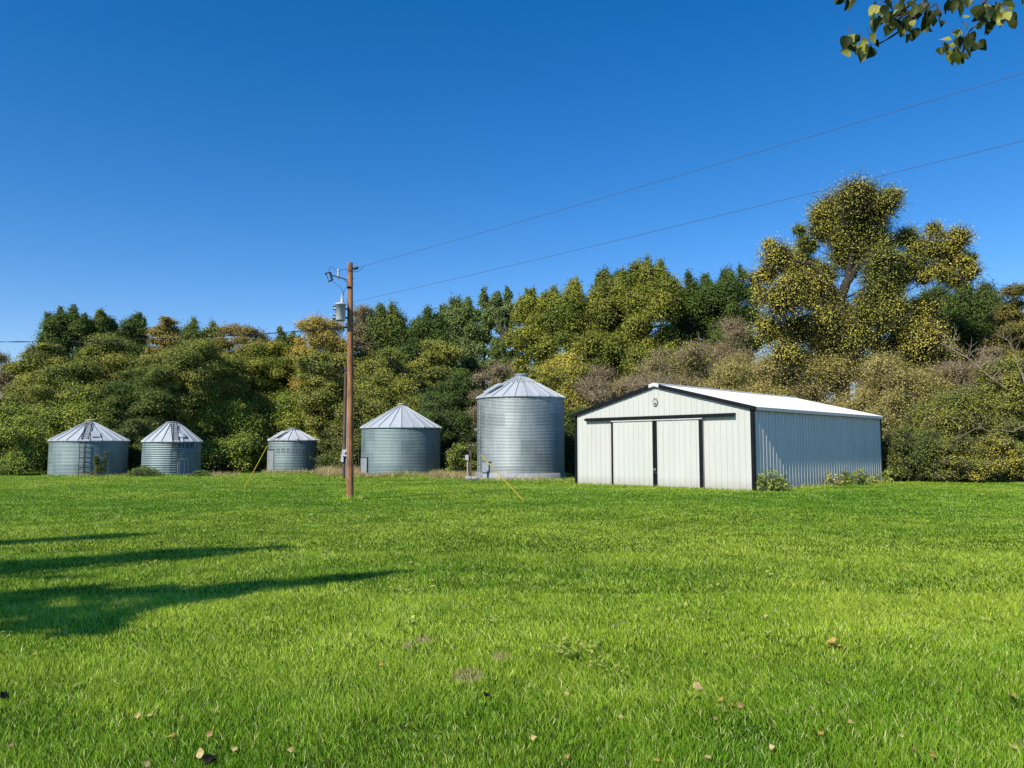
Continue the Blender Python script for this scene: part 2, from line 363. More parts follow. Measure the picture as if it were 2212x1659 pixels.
#       style   px   top   w   depth cb   leaf       name             cat label
WOODS = [
 ('tall', 128, 666, 90, 80, .3, 'dgreen', 'cottonwood_tree', T, 'tallest dark green tree near the left end of the treeline'),
 ('tall', 205, 677, 85, 82, .3, 'green', 'cottonwood_tree', T, 'green tree with feathery top just right of the tallest left-end tree'),
 ('tall', 280, 682, 80, 83, .3, 'dgreen', 'cottonwood_tree', T, 'dark green flat-topped tree just left of the small orange tree'),
 ('round', 350, 689, 78, 77, .35, 'orange', 'autumn_tree', T, 'small orange and brown autumn tree rising above the twin low bins'),
 ('tall', 418, 694, 95, 82, .3, 'green', 'broadleaf_tree', T, 'green tree between the orange tree and the rusty brown tree'),
 ('round', 520, 704, 140, 75, .35, 'rust', 'autumn_tree', T, 'broad rusty brown tree crown on the skyline left of the gold tree'),
 ('tall', 606, 716, 72, 79, .3, 'green', 'broadleaf_tree', T, 'green pointed tree top squeezed between the rusty and the gold trees'),
 ('round', 688, 690, 125, 73, .3, 'gold', 'autumn_tree', T, 'gold leaved tree just left of the utility pole'),
 ('twiggy', 775, 660, 58, 77, .4, 'greytan', 'bare_tree', T, 'thin grey nearly bare tree just right of the utility pole'),
 ('tall', 835, 664, 110, 78, .3, 'green', 'broadleaf_tree', T, 'full green tree standing behind the wide bin with the cone roof'),
 ('tall', 915, 672, 100, 77, .3, 'dgreen', 'broadleaf_tree', T, 'dark green tree right of and behind the wide cone roofed bin'),
 ('tall', 990, 650, 90, 84, .25, 'willow', 'willow_tree', T, 'pale green willow-like tree left of the two slender tree tops'),
 ('tall', 1042, 632, 70, 82, .25, 'willow', 'willow_tree', T, 'feathery slender tree rising left of the sky gap above the tall bin'),
 ('tall', 1090, 626, 52, 80, .35, 'willow', 'willow_tree', T, 'narrowest tall tree top, right beside the sky gap above the tall bin'),
 ('tall', 1160, 628, 95, 76, .4, 'gyellow', 'cottonwood_tree', T, 'yellow-green tree right of the sky gap above the tall bin'),
 ('tall', 1240, 611, 120, 74, .35, 'gyellow', 'cottonwood_tree', T, 'leafy olive tree above the gap between the tall bin and the shed'),
 ('tall', 1325, 588, 115, 75, .35, 'green', 'cottonwood_tree', T, 'full green tree above the left end of the shed roof'),
 ('tall', 1408, 566, 125, 72, .3, 'gyellow', 'cottonwood_tree', T, 'tallest green tree behind the shed, over its roof peak'),
 ('tall', 1495, 600, 110, 77, .3, 'dgreen', 'cottonwood_tree', T, 'dark green tree right of the tallest tree over the shed peak'),
 ('tall', 1590, 583, 120, 75, .3, 'dgreen', 'cottonwood_tree', T, 'dark green twin-topped tree just left of the big yellow cottonwood'),
 ('tall', 2080, 612, 190, 66, .25, 'dgreen', 'broadleaf_tree', T, 'dark green broad tree filling the sky right of the big yellow cottonwood'),
 ('tall', 1985, 640, 120, 68, .25, 'dgreen', 'broadleaf_tree', T, 'dark green tree directly behind the right limb of the big cottonwood'),
 ('round', 2200, 622, 80, 60, .25, 'olivebrown', 'autumn_tree', T, 'brownish tree at the right end of the treeline'),
 ('twiggy', 15, 765, 90, 80, .3, 'greytan', 'bare_tree', T, 'half bare grey tree at the left end of the treeline'),
 ('round', 80, 742, 90, 70, .2, 'olive', 'broadleaf_tree', T, 'olive tree at the left end below the tallest dark green tree'),
 ('round', 235, 730, 167, 69, .30, 'olive', 'broadleaf_tree', T, 'large olive tree behind the left of the twin low bins'),
 ('round', 405, 735, 158, 67, .30, 'olive', 'broadleaf_tree', T, 'rounded olive tree behind the lettered bin'),
 ('round', 565, 740, 167, 74, .30, 'gyellow', 'broadleaf_tree', T, 'big rounded green tree above the small rusty roofed bin, left side'),
 ('round', 500, 780, 120, 71, .30, 'olive', 'broadleaf_tree', T, 'lower olive tree between the lettered bin and the rusty roofed bin'),
 ('round', 130, 790, 167, 65, .30, 'olive', 'broadleaf_tree', T, 'dull olive tree at far left above the left low bin'),
 ('round', 320, 790, 158, 65, .30, 'green', 'broadleaf_tree', T, 'dull green tree in the middle height above the twin low bins'),
 ('round', 700, 765, 130, 68, .30, 'olive', 'broadleaf_tree', T, 'olive tree below the gold leaved tree, left of the utility pole'),
 ('round', 830, 760, 139, 67, .30, 'olive', 'broadleaf_tree', T, 'olive tree right of the utility pole above the wide cone roofed bin'),
 ('round', 938, 735, 120, 71, .30, 'olive', 'broadleaf_tree', T, 'tree with a few yellow clumps between the wide bin and the tall bin'),
 ('round', 985, 800, 120, 69, .30, 'dgreen', 'broadleaf_tree', T, 'dark shaded tree in the gap between the wide bin and the tall bin'),
 ('twiggy', 1065, 785, 120, 64, .1, 'greytan', 'bare_tree', T, 'grey brown thinning tree left behind the tall bin roof'),
 ('round', 1215, 768, 170, 61, .05, 'goldolive', 'broadleaf_tree', T, 'golden olive rounded tree right behind the tall bin roof'),
 ('twiggy', 1330, 788, 200, 59, .05, 'greytan', 'bare_shrub', S, 'grey twiggy bush behind the left roof slope of the shed'),
 ('twiggy', 1470, 742, 190, 62, .05, 'olivetan', 'bare_shrub', S, 'brown twiggy bush behind the shed roof peak'),
 ('twiggy', 1570, 688, 150, 66, .05, 'greytan', 'bare_tree', T, 'tall grey brown twiggy tree left of the big yellow cottonwood'),
 ('shrub', 1770, 705, 290, 58, 0, 'olivetan', 'thicket_shrub', S, 'wide pale olive thicket above the right roof slope of the shed'),
 ('shrub', 1690, 748, 150, 61.5, 0, 'olivetan', 'thicket_shrub', S, 'olive thicket below the left limbs of the big yellow cottonwood'),
 ('shrub', 1620, 770, 170, 57, 0, 'olivetan', 'thicket_shrub', S, 'pale brown thicket directly above the white roof of the shed'),
 ('shrub', 1945, 770, 200, 53, 0, 'olivetan', 'thicket_shrub', S, 'tan thicket above the back corner of the shed'),
 ('twiggy', 2120, 752, 190, 53, .05, 'greytan', 'bare_tree', T, 'half bare tree with pale dead branches at the right'),
 ('round', 2185, 775, 130, 50, .05, 'olive', 'broadleaf_tree', T, 'olive green tree at the right edge under the dead branches'),
 ('shrub', 2050, 845, 200, 49, 0, 'olive', 'thicket_shrub', S, 'dense dull green thicket at right behind the front row of bushes'),
 ('shrub', 25, 876, 165, 57, 0, 'lime', 'leafy_shrub', S, 'large rounded green shrub left of all the bins'),
 ('shrub', 165, 838, 150, 63, 0, 'lime', 'leafy_shrub', S, 'yellow-green shrub peeking over the left side of the left low bin'),
 ('shrub', 275, 830, 120, 64, 0, 'dgreen', 'leafy_shrub', S, 'dark green shrub over the right slope of the left low bin'),
 ('shrub', 300, 905, 90, 61.5, 0, 'green', 'leafy_shrub', S, 'green shrub in the gap between the twin low bins'),
 ('shrub', 470, 858, 170, 68, 0, 'lime', 'leafy_shrub', S, 'bright green shrub right behind the lettered bin'),
 ('shrub', 552, 895, 140, 70.5, 0, 'olive', 'leafy_shrub', S, 'olive shrub left behind the yellow guy guard'),
 ('shrub', 645, 845, 160, 72, 0, 'lime', 'leafy_shrub', S, 'green shrub over the rusty roofed bin'),
 ('shrub', 725, 848, 110, 71, 0, 'yellime', 'leafy_shrub', S, 'shrub with yellow top leaves just left of the utility pole'),
 ('shrub', 730, 915, 70, 64, 0, 'green', 'leafy_shrub', S, 'low green shrub at the foot of the thin meter pole'),
 ('shrub', 790, 858, 120, 63, 0, 'olive', 'leafy_shrub', S, 'olive shrub left behind the wide cone roofed bin'),
 ('shrub', 862, 825, 150, 65, 0, 'gyellow', 'leafy_shrub', S, 'yellow-green shrub right above the cap of the wide bin'),
 ('shrub', 960, 850, 120, 62, 0, 'dgreen', 'leafy_shrub', S, 'dark green shrub right behind the wide cone roofed bin'),
 ('shrub', 1002, 958, 62, 55, 0, 'lime', 'leafy_shrub', S, 'small green bush beside the wooden post by the tall bin'),
 ('shrub', 1240, 880, 110, 57, 0, 'dgreen', 'leafy_shrub', S, 'dark shrub in the gap between the tall bin and the shed'),
 ('shrub', 1955, 925, 130, 46.5, 0, 'green', 'leafy_shrub', S, 'dark green bush next to the back corner of the shed'),
 ('shrub', 2050, 945, 150, 45.5, 0, 'olive', 'leafy_shrub', S, 'dark olive bush in the middle of the right-hand front bushes'),
 ('shrub', 2140, 938, 150, 45, 0, 'goldolive', 'leafy_shrub', S, 'yellowish olive bush in the front row near the right end'),
 ('shrub', 2212, 955, 100, 46, 0, 'lime', 'leafy_shrub', S, 'bright green bush at the right end of the front row'),
]
for row in WOODS:
    st, px, top, w, dp, cb, mk, nm, cat, lb = row
    plant(st, px, top, w, dp, cb, mk, nm, cat, lb, bark='bark_pale' if st == 'twiggy' or mk == 'olivetan' else 'bark')

# the big cottonwood, limb by limb
def hero():
    D = 57.0; b = at(1822, 1000, D); base = Vector((b.x, D, 0)); g = np.random.default_rng(3)
    spec = [(1850,432,48,.45),(1800,465,50,.5),(1905,448,42,.45),(1860,505,58,.35),(1775,505,36,.5),(1895,535,45,.3),(1930,428,24,.5),(1830,560,45,.35),(1905,600,48,.15),(1768,468,24,.8),
      (1680,560,38,.75),(1655,600,32,.95),(1720,585,44,.7),(1752,640,52,.7),(1690,655,48,.8),(1660,710,34,.9),(1720,720,48,.75),(1785,695,40,.6),(1698,768,36,.85),(1645,640,24,.95),(1662,532,20,.95),(1775,600,38,.4),
      (1726,500,18,.15),(1738,528,24,.15),(1730,555,24,.25),
      (1958,520,32,.55),(2000,545,38,.65),(2048,560,42,.75),(2070,520,34,.75),(2092,590,30,.9),(1962,570,26,.4),(2018,498,22,.6),(2062,612,24,.95),(2098,560,18,.8),(1985,590,26,.45),
      (1992,680,42,.95),(1958,730,38,.7),(2002,742,44,.95),(1930,680,42,.5),(1880,690,42,.3),(1898,640,42,.15),(2032,772,38,.8),(1990,795,34,.75),(1850,740,48,.55),(1935,625,26,.15),(1790,760,45,.7),(1920,760,40,.5),(1800,655,34,.55),(1845,690,34,.4),(1795,720,38,.6),(1870,655,30,.3),(1940,600,30,.2),(1905,565,36,.3),(1995,602,24,.6),(2022,588,26,.7),(1950,606,22,.4),(1978,545,24,.6),(2040,600,22,.8),(1870,470,40,.5),(1820,520,36,.5)]
    lob = []; main = []
    for px, py, r, tone in spec:
        p = at(px, py, D + g.uniform(-2.2, 2.2)) - base; rr = r / F * D
        if g.random() < .45: main.append(len(lob))
        lob.append((p.x, p.y, p.z, rr * .95, rr * .95, rr * .86, tone))
    base_l = list(lob)
    for i, a in enumerate(base_l):
        for b_ in base_l[i + 1:]:
            dd = math.dist(a[:3], b_[:3])
            if dd < 1.25 * (a[3] + b_[3]) and g.random() < .30:
                t_ = g.uniform(.35, .65); r_ = min(a[3], b_[3]) * g.uniform(.45, .75)
                lob.append(tuple(a[k] * (1 - t_) + b_[k] * t_ + g.normal() * .25 for k in range(3)) + (r_, r_, r_ * .85, (a[6] + b_[6]) / 2))
    q = lambda px, py, dd=0: tuple(at(px, py, D + dd) - base)
    trunk = [(0, 0, -.2), q(1822, 900), q(1818, 760), q(1812, 660), q(1828, 612), q(1852, 575), q(1862, 520), q(1850, 450)]
    limbs = [([q(1880, 800, .5), q(1905, 690, .5), q(1928, 640, .3), q(1955, 600), q(1985, 575), q(2030, 560)], .30),
             ([q(1948, 606), q(1938, 580), q(1918, 568)], .16),
             ([q(1990, 574, 0), q(1992, 545), q(2010, 510)], .2), ([q(1985, 578), q(2040, 590), q(2085, 600)], .16),
             ([q(1830, 610), q(1838, 560), q(1835, 500), q(1810, 450)], .28), ([q(1815, 640), q(1780, 600), q(1750, 570), q(1700, 560)], .24), ([q(1860, 560), q(1890, 520), q(1915, 460)], .22),
             ([q(1815, 690), q(1770, 680), q(1700, 690)], .2), ([q(1820, 760), q(1900, 740, -1), q(1990, 720, -1)], .25)]
    grow('cottonwood_tree', 'big old cottonwood turning yellow, tallest tree, behind the right end of the shed', 'tree', base, lob, 210000, 1.45 * D / 787, M['hero'], M['bark_dark'],
         G_WOODS, 9, trunk=trunk, trunk_r=.62, sub=1250, twig_r=.02, sub_sig=.185, extra_twigs=350, limbs=limbs, limb_r=.16, main_lobes=main, rag=.36)
hero()

def smooth_path(P, n=6):
    P = [Vector(p) for p in P]; out = []
    for i in range(len(P) - 1):
        p0, p1, p2, p3 = P[max(i - 1, 0)], P[i], P[i + 1], P[min(i + 2, len(P) - 1)]
        for k in range(n):
            t = k / n; out.append(.5 * ((2 * p1) + (p2 - p0) * t + (2 * p0 - 5 * p1 + 4 * p2 - p3) * t * t + (3 * p1 - p0 - 3 * p2 + p3) * t ** 3))
    out.append(P[-1]); return out

# dead pale branches lying over the thicket at the right
def snag(name, label, pts, r, depth, side):
    g = np.random.default_rng(int(pts[0][0]))
    mb = MB(); P = smooth_path([at(x, y, depth + i * .2) for i, (x, y) in enumerate(pts)], 4); P = [p + Vector(g.normal(size=3) * .07) for p in P]
    mb.tube(P, [r * (1 - .75 * i / (len(P) - 1)) for i in range(len(P))], 6)
    for i in range(side):
        t = g.uniform(.25, .98) * (len(P) - 1); k = min(int(t), len(P) - 2); a = P[k].lerp(P[k + 1], t - k)
        d = Vector((g.uniform(-1, 1), g.uniform(-.6, .4), g.uniform(.1, 1.2))).normalized() * g.uniform(.5, 1.7)
        m = a + d * .5 + Vector(g.normal(size=3) * .1)
        mb.tube([a, m, a + d], [r * .28, r * .18, r * .06], 4, False)
        for j in range(2):
            e = Vector((g.uniform(-1, 1), g.uniform(-.6, .4), g.uniform(-.2, 1))).normalized() * .5
            mb.tube([m, m + e], [r * .14, r * .05], 3, False)
    o = mb.build(name, M['bark_pale'], None); tag(o, label, 'dead branch', 'dead branches in the thicket at the right')
snag('dead_branch', 'pale dead branch with many twigs slanting down right of the yellow cottonwood clumps', [(2235, 985), (2205, 870), (2150, 822), (2090, 775), (2035, 742)], .10, 48.6, 34)
snag('dead_branch', 'pale bare branch arching over the bushes at the right edge', [(2240, 900), (2190, 935), (2120, 925), (2060, 950)], .035, 44.2, 14)
snag('dead_branch', 'thin dead branch rising at the right edge above the dead limb with many twigs', [(2230, 850), (2200, 790), (2185, 745), (2150, 722)], .05, 47.5, 14)

# undergrowth between the trunks, its leaves coloured near black to paint in shade
def undergrowth():
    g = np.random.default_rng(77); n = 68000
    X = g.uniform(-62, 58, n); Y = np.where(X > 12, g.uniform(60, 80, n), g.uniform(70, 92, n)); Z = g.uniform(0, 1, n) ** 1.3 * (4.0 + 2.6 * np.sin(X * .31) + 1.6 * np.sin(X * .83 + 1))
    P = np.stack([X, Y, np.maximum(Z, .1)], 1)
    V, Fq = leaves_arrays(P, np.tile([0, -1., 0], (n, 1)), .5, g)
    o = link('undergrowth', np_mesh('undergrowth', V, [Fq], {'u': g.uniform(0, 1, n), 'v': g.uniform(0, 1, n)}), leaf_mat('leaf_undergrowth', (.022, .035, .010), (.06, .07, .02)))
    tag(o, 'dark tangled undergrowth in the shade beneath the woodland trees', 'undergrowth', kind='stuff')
undergrowth()

# ------------------------------------------------------------------ grain bins
def galv(name, c1, c2, rough=.6, rust=0.0, rings=.81, cells=9, streak=.35, metal=.38):
    m, nt, out = new_mat(name); L = nt.links.new
    tc = N(nt, 'ShaderNodeTexCoord'); sp = N(nt, 'ShaderNodeSeparateXYZ'); L(tc.outputs['Object'], sp.inputs[0])
    at2 = N(nt, 'ShaderNodeMath', operation='ARCTAN2'); L(sp.outputs['X'], at2.inputs[0]); L(sp.outputs['Y'], at2.inputs[1])
    zr = N(nt, 'ShaderNodeMath', operation='DIVIDE'); zr.inputs[1].default_value = rings; L(sp.outputs['Z'], zr.inputs[0])
    zf = N(nt, 'ShaderNodeMath', operation='FLOOR'); L(zr.outputs[0], zf.inputs[0])
    a1 = N(nt, 'ShaderNodeMath', operation='MULTIPLY_ADD'); a1.inputs[1].default_value = cells / (2 * math.pi); L(at2.outputs[0], a1.inputs[0])
    zz = N(nt, 'ShaderNodeMath', operation='MULTIPLY'); zz.inputs[1].default_value = .5; L(zf.outputs[0], zz.inputs[0]); L(zz.outputs[0], a1.inputs[2])
    af = N(nt, 'ShaderNodeMath', operation='FLOOR'); L(a1.outputs[0], af.inputs[0])
    cb = N(nt, 'ShaderNodeCombineXYZ'); L(af.outputs[0], cb.inputs[0]); L(zf.outputs[0], cb.inputs[1])
    wn = N(nt, 'ShaderNodeTexWhiteNoise'); L(cb.outputs[0], wn.inputs['Vector'])
    mp = N(nt, 'ShaderNodeMapping', Scale=(2.2, 2.2, .35)); L(tc.outputs['Object'], mp.inputs['Vector'])
    n1 = N(nt, 'ShaderNodeTexNoise', Scale=2.0, Detail=7.0, Roughness=.7); L(mp.outputs[0], n1.inputs['Vector'])
    n2 = N(nt, 'ShaderNodeTexNoise', Scale=.9, Detail=3.0); L(tc.outputs['Object'], n2.inputs['Vector'])
    s1 = N(nt, 'ShaderNodeMath', operation='MULTIPLY_ADD'); s1.inputs[1].default_value = .35; L(wn.outputs['Value'], s1.inputs[0])
    s2 = N(nt, 'ShaderNodeMath', operation='MULTIPLY'); s2.inputs[1].default_value = .8; L(n1.outputs['Fac'], s2.inputs[0]); L(s2.outputs[0], s1.inputs[2])
    s3 = N(nt, 'ShaderNodeMath', operation='MULTIPLY_ADD'); s3.inputs[1].default_value = .3; L(n2.outputs['Fac'], s3.inputs[0]); L(s1.outputs[0], s3.inputs[2])
    rp = ramp(nt, [(.4, c1), (1.0, c2)]); L(s3.outputs[0], rp.inputs[0])
    colr = rp.outputs[0]
    b = N(nt, 'ShaderNodeBsdfPrincipled', Metallic=metal, Roughness=rough)
    if rust:
        n3 = N(nt, 'ShaderNodeTexNoise', Scale=1.9, Detail=8.0, Roughness=.7); L(tc.outputs['Object'], n3.inputs['Vector'])
        r2 = ramp(nt, [(.58 - rust, 0.0), (.64 - rust, 1.0)]); L(n3.outputs['Fac'], r2.inputs[0])
        # rust gathers near the eave
        gz = N(nt, 'ShaderNodeMapRange'); gz.inputs['From Min'].default_value = 2.62; gz.inputs['From Max'].default_value = 3.05; gz.inputs['To Min'].default_value = 1.0; gz.inputs['To Max'].default_value = 0.0
        L(sp.outputs['Z'], gz.inputs['Value'])
        mu = N(nt, 'ShaderNodeMath', operation='MULTIPLY'); L(r2.outputs[0], mu.inputs[0]); L(gz.outputs[0], mu.inputs[1])
        mx = N(nt, 'ShaderNodeMix', data_type='RGBA'); mx.inputs[7].default_value = (.17, .06, .022, 1); L(mu.outputs[0], mx.inputs[0]); L(colr, mx.inputs[6]); colr = mx.outputs[2]
        mt = N(nt, 'ShaderNodeMath', operation='MULTIPLY_ADD'); mt.inputs[1].default_value = -metal; mt.inputs[2].default_value = metal; L(mu.outputs[0], mt.inputs[0]); L(mt.outputs[0], b.inputs['Metallic'])
    L(colr, b.inputs['Base Color'])
    mr = N(nt, 'ShaderNodeMapRange'); mr.inputs['To Min'].default_value = rough - .07; mr.inputs['To Max'].default_value = rough + .14; L(n1.outputs['Fac'], mr.inputs['Value']); L(mr.outputs[0], b.inputs['Roughness'])
    L(b.outputs[0], out.inputs[0]); return m
M['galv'] = galv('galvanised_steel', (.155, .225, .22), (.33, .405, .395))
M['galv_new'] = galv('bright_galvanised_steel', (.23, .285, .275), (.46, .50, .485), .52)
M['galv_roof'] = galv('galvanised_roof_sheet', (.42, .46, .46), (.58, .61, .61), .55, rings=9, cells=22, metal=.12)
M['galv_rust'] = galv('rusting_roof_sheet', (.50, .52, .53), (.66, .68, .69), .5, rust=.035, rings=9, cells=22, metal=.12)
M['dark_steel'] = surf('dark_weathered_steel', (.035, .04, .042), (.09, .10, .10), 8, .6, .4)
M['door_steel'] = surf('pale_door_steel', (.42, .47, .48), (.60, .64, .65), 4, .5, .5)
M['door_blue'] = surf('dull_green_grey_steel', (.16, .22, .23), (.27, .34, .35), 4, .5, .5)
M['cap_yellow'] = surf('faded_yellow_cap', (.42, .36, .16), (.58, .50, .26), 6, .6)
M['cap_grey'] = surf('grey_metal_cap', (.34, .39, .38), (.52, .56, .55), 6, .5, .4)
M['concrete'] = surf('weathered_concrete', (.27, .265, .25), (.43, .42, .40), 5, .9, bump=.3)
M['letter_black'] = surf('worn_black_letter_paint', (.02, .016, .014), (.075, .06, .055), 9, .8)
M['letter_red'] = surf('worn_red_black_letter_paint', (.05, .03, .03), (.15, .11, .11), 7, .8)
M['letter_ghost'] = surf('ghost_letter_paint', (.22, .26, .26), (.36, .41, .41), 6, .6, .38)

def arc(mb, r, t0, t1, z0, z1, th=.02, n=None):
    """curved slab on a cylinder, angles in degrees from the local -Y direction"""
    n = n or max(2, int(abs(t1 - t0) / 3) + 1)
    A = [R(t0 + (t1 - t0) * i / n) for i in range(n + 1)]
    pt = lambda rr, a, z: Vector((rr * math.sin(a), -rr * math.cos(a), z))
    vs = []
    for a in A: vs += [pt(r, a, z0), pt(r + th, a, z0), pt(r + th, a, z1), pt(r, a, z1)]
    fs = []
    for i in range(n):
        o = i * 4
        for k in range(4):
            k2 = (k + 1) % 4
            fs.append((o + k, o + k2, o + 4 + k2, o + 4 + k))
    fs += [(3, 2, 1, 0), (n * 4, n * 4 + 1, n * 4 + 2, n * 4 + 3)]
    mb.add(vs, fs); return mb
def cyl(r, t, z): return Vector((r * math.sin(R(t)), -r * math.cos(R(t)), z))

def ladder(root, p0, p1, side, w, step, mat, name='ladder', rr=.02):
    """rails between p0 and p1, rungs across along side"""
    p0, p1, side = Vector(p0), Vector(p1), Vector(side).normalized()
    lad = MB().tube([p0 - side * w / 2, p1 - side * w / 2], rr, 6).build(name, mat, root)
    MB().tube([p0 + side * w / 2, p1 + side * w / 2], rr, 6).build('rail', mat, lad)
    n = int((p1 - p0).length / step)
    for i in range(n):
        p = p0.lerp(p1, (i + .6) / n)
        MB().tube([p - side * w / 2, p + side * w / 2], rr * .8, 5).build('rung', mat, lad)
    return lad

def bin_(px, base_py, r, eave_py, cap_py, label, pitch, amp, nseg, wall, roof, cap, cap_r=.34, cap_h=.22, skirt=0.0, group='steel grain bins along the edge of the lawn'):
    df = H * F / (base_py - (CY + F * math.tan(PITCH)))
    hor = CY + F * math.tan(PITCH)
    dc = df + r; x = (px - CX) / F * dc
    eave = H + (hor - eave_py) / F * df; top = H + (hor - cap_py) / F * dc
    dv = Vector((-x, -dc)).normalized()
    root = empty('grain_bin', (x, dc, 0), math.atan2(dv.x, -dv.y)); tag(root, label, 'grain bin', group)
    prof = [(r, 0)] if not skirt else []
    z = skirt; k = 0; n_ = 6
    while z < eave - .02:
        prof.append((r + amp * math.cos(2 * math.pi * k / n_), z)); z += pitch / n_; k += 1
    prof.append((r, eave))
    MB().lathe(prof, 84).build('wall', wall, root)
    if skirt:
        MB().lathe([(r + .05, -.2), (r + .05, skirt - .01), (r - .1, skirt)], 64).build('concrete_base', M['concrete'], root)
    # bolted ring seams
    mb = MB(); z = skirt + .81
    while z < eave - .3 and skirt:
        for j in range(0, 84, 2):
            a = 2 * math.pi * j / 84; mb.box((math.cos(a) * (r + amp), math.sin(a) * (r + amp), z), (.018, .018, .022))
        z += .81
    if mb.v: tag(mb.build('bolts', M['dark_steel'], root), kind='stuff')
    # roof: flat facets with standing ribs
    mb = MB(); zc = top - cap_h; ro = r + .10; ze = eave - .015
    rot = math.pi / nseg
    P = lambda rr, z, a: Vector((rr * math.cos(a), rr * math.sin(a), z))
    for j in range(nseg):
        a0 = 2 * math.pi * j / nseg + rot; a1 = 2 * math.pi * (j + 1) / nseg + rot
        mb.add([P(ro, ze, a0), P(ro, ze, a1), P(cap_r * .9, zc, a1), P(cap_r * .9, zc, a0)], [(0, 1, 2, 3)])
        mb.add([P(ro, ze, a0), P(ro, ze, a1), P(ro, ze - .05, a1), P(ro, ze - .05, a0)], [(0, 3, 2, 1)])
        # rib
        t = Vector((-math.sin(a0), math.cos(a0), 0)); up = Vector((0, 0, .055)); w = .028
        A, B = P(ro + .01, ze, a0), P(cap_r, zc, a0)
        mb.add([A - t * w, A + t * w, A + t * w * .6 + up, A - t * w * .6 + up, B - t * w * .6, B + t * w * .6, B + t * w * .4 + up, B - t * w * .4 + up],
               [(0, 1, 2, 3), (0, 3, 7, 4), (1, 5, 6, 2), (3, 2, 6, 7)])
    mb.lathe([(ro, ze - .05), (r - .05, ze - .06)], nseg)
    rf = mb.build('roof', roof, root)
    MB().lathe([(cap_r, zc - .06), (cap_r, zc + cap_h * .6), (cap_r + .05, zc + cap_h * .6), (cap_r + .05, zc + cap_h * .8), (cap_r * .6, zc + cap_h), (.001, zc + cap_h + .02)], 28, smooth=False).build('roof_cap', cap, rf)
    return root, dict(r=r, eave=eave, zc=zc, ro=ro, ze=ze, cr=cap_r, top=top, amp=amp, roof=rf)

def roof_pt(d, t, f, lift=.06):
    """point on the roof cone at angle t, fraction f from eave to cap"""
    p = cyl(d['ro'] + (d['cr'] - d['ro']) * f, t, d['ze'] + (d['zc'] - d['ze']) * f); return p + Vector((0, 0, lift))
def roof_ladder(d, t, w, n, mat):
    a, b = roof_pt(d, t, .02), roof_pt(d, t, .93)
    side = Vector((math.cos(R(t)), math.sin(R(t)), 0))
    return ladder(d['roof'], a, b, side, w, (b - a).length / n, mat, 'roof_ladder', .028)
def hatch(d, t, f, w, l, name='roof_hatch', lift=.05, mat=None):
    mb = MB(); s = Vector((math.cos(R(t)), math.sin(R(t)), 0)); a, b = roof_pt(d, t, f, lift), roof_pt(d, t, f + l, lift)
    up = Vector((0, 0, .05))
    mb.prism([a - s * w / 2, a + s * w / 2, b + s * w / 2, b - s * w / 2], up)
    return mb.build(name, mat or M['galv_roof'], d['roof'])

# left low bin
b1, d = bin_(196, 1028, 2.56, 951, 906, 'wide low bin at far left with a roof ladder and a yellow cap', .095, .011, 22, M['galv'], M['galv_roof'], M['cap_yellow'], .27, .2)
ladder(b1, cyl(d['r'] + .16, -9, .05), cyl(d['r'] + .16, -9, d['eave'] - .05), (1, -.16, 0), .34, .31, M['dark_steel'], rr=.026)
roof_ladder(d, -7, .42, 10, M['dark_steel']); hatch(d, 10, .14, .55, .26)
dr = arc(MB(), d['r'] + .012, 10, 27, .1, 1.22, .03).build('door', M['door_blue'], b1)
mb = MB(); arc(mb, d['r'] + .012, 9, 10, .05, 1.28, .06); arc(mb, d['r'] + .012, 27, 28, .05, 1.28, .06); arc(mb, d['r'] + .012, 9, 28, 1.225, 1.28, .062); mb.build('door_frame', M['door_steel'], dr)
mb = MB(); mb.tube([cyl(d['r'] + .06, 12, .25), cyl(d['r'] + .06, 25, 1.1)], .012, 5); mb.tube([cyl(d['r'] + .06, 25, .25), cyl(d['r'] + .06, 12, 1.1)], .012, 5); mb.build('brace', M['galv'], dr)
# lettered bin
b2, d = bin_(374, 1028, 1.96, 953, 911, 'low bin with the black letters CHIEF under its eave', .155, .02, 18, M['galv'], M['galv_roof'], M['cap_grey'], .46, .12)
ladder(b2, cyl(d['r'] + .16, 4, .05), cyl(d['r'] + .16, 4, d['eave'] - .05), (1, .07, 0), .36, .25, M['dark_steel'], rr=.02)
roof_ladder(d, 6, .40, 8, M['dark_steel'])
MB().lathe([(.001, .05), (.26, .05), (.30, 0), (.26, -.02)], 20).build('roof_hatch', M['galv_roof'], d['roof']).matrix_local = Matrix.Translation(roof_pt(d, 24, .3, .02)) @ Matrix.Rotation(R(24), 4, 'Z') @ Matrix.Rotation(R(33), 4, 'X')
dr = arc(MB(), d['r'] + .02, 12, 31, .05, 1.12, .03).build('door', M['door_blue'], b2)
mb = MB(); arc(mb, d['r'] + .02, 11, 12.2, 0, 1.16, .09); arc(mb, d['r'] + .02, 30.5, 32, 0, 1.16, .09); arc(mb, d['r'] + .02, 9, 33, 1.125, 1.18, .12); mb.build('door_frame', M['door_steel'], dr)
mb = MB()
for t in (15.5, 24.5): mb.tube([cyl(d['r'] + .08, t, .02), cyl(d['r'] + .08, t, 1.1)], .028, 6)
mb.build('door_bar', M['door_steel'], dr)
mb = MB(); mr_ = MB(); rr = d['r'] + d['amp'] + .004; zt = d['eave'] - .10; zb = zt - .36; zm = (zt + zb) / 2; s = .062
def stroke(m, t0, t1, z0, z1): arc(m, rr, t0, t1, z0, z1, .008)
stroke(mr_, 0, 1.8, zb + .03, zt - .03); stroke(mr_, 1.0, 5.4, zt - s, zt); stroke(mr_, 1.0, 5.4, zb, zb + s); stroke(mr_, 4.6, 6.2, zt - .14, zt - .03)
stroke(mr_, 4.6, 6.2, zb + .03, zb + .13)
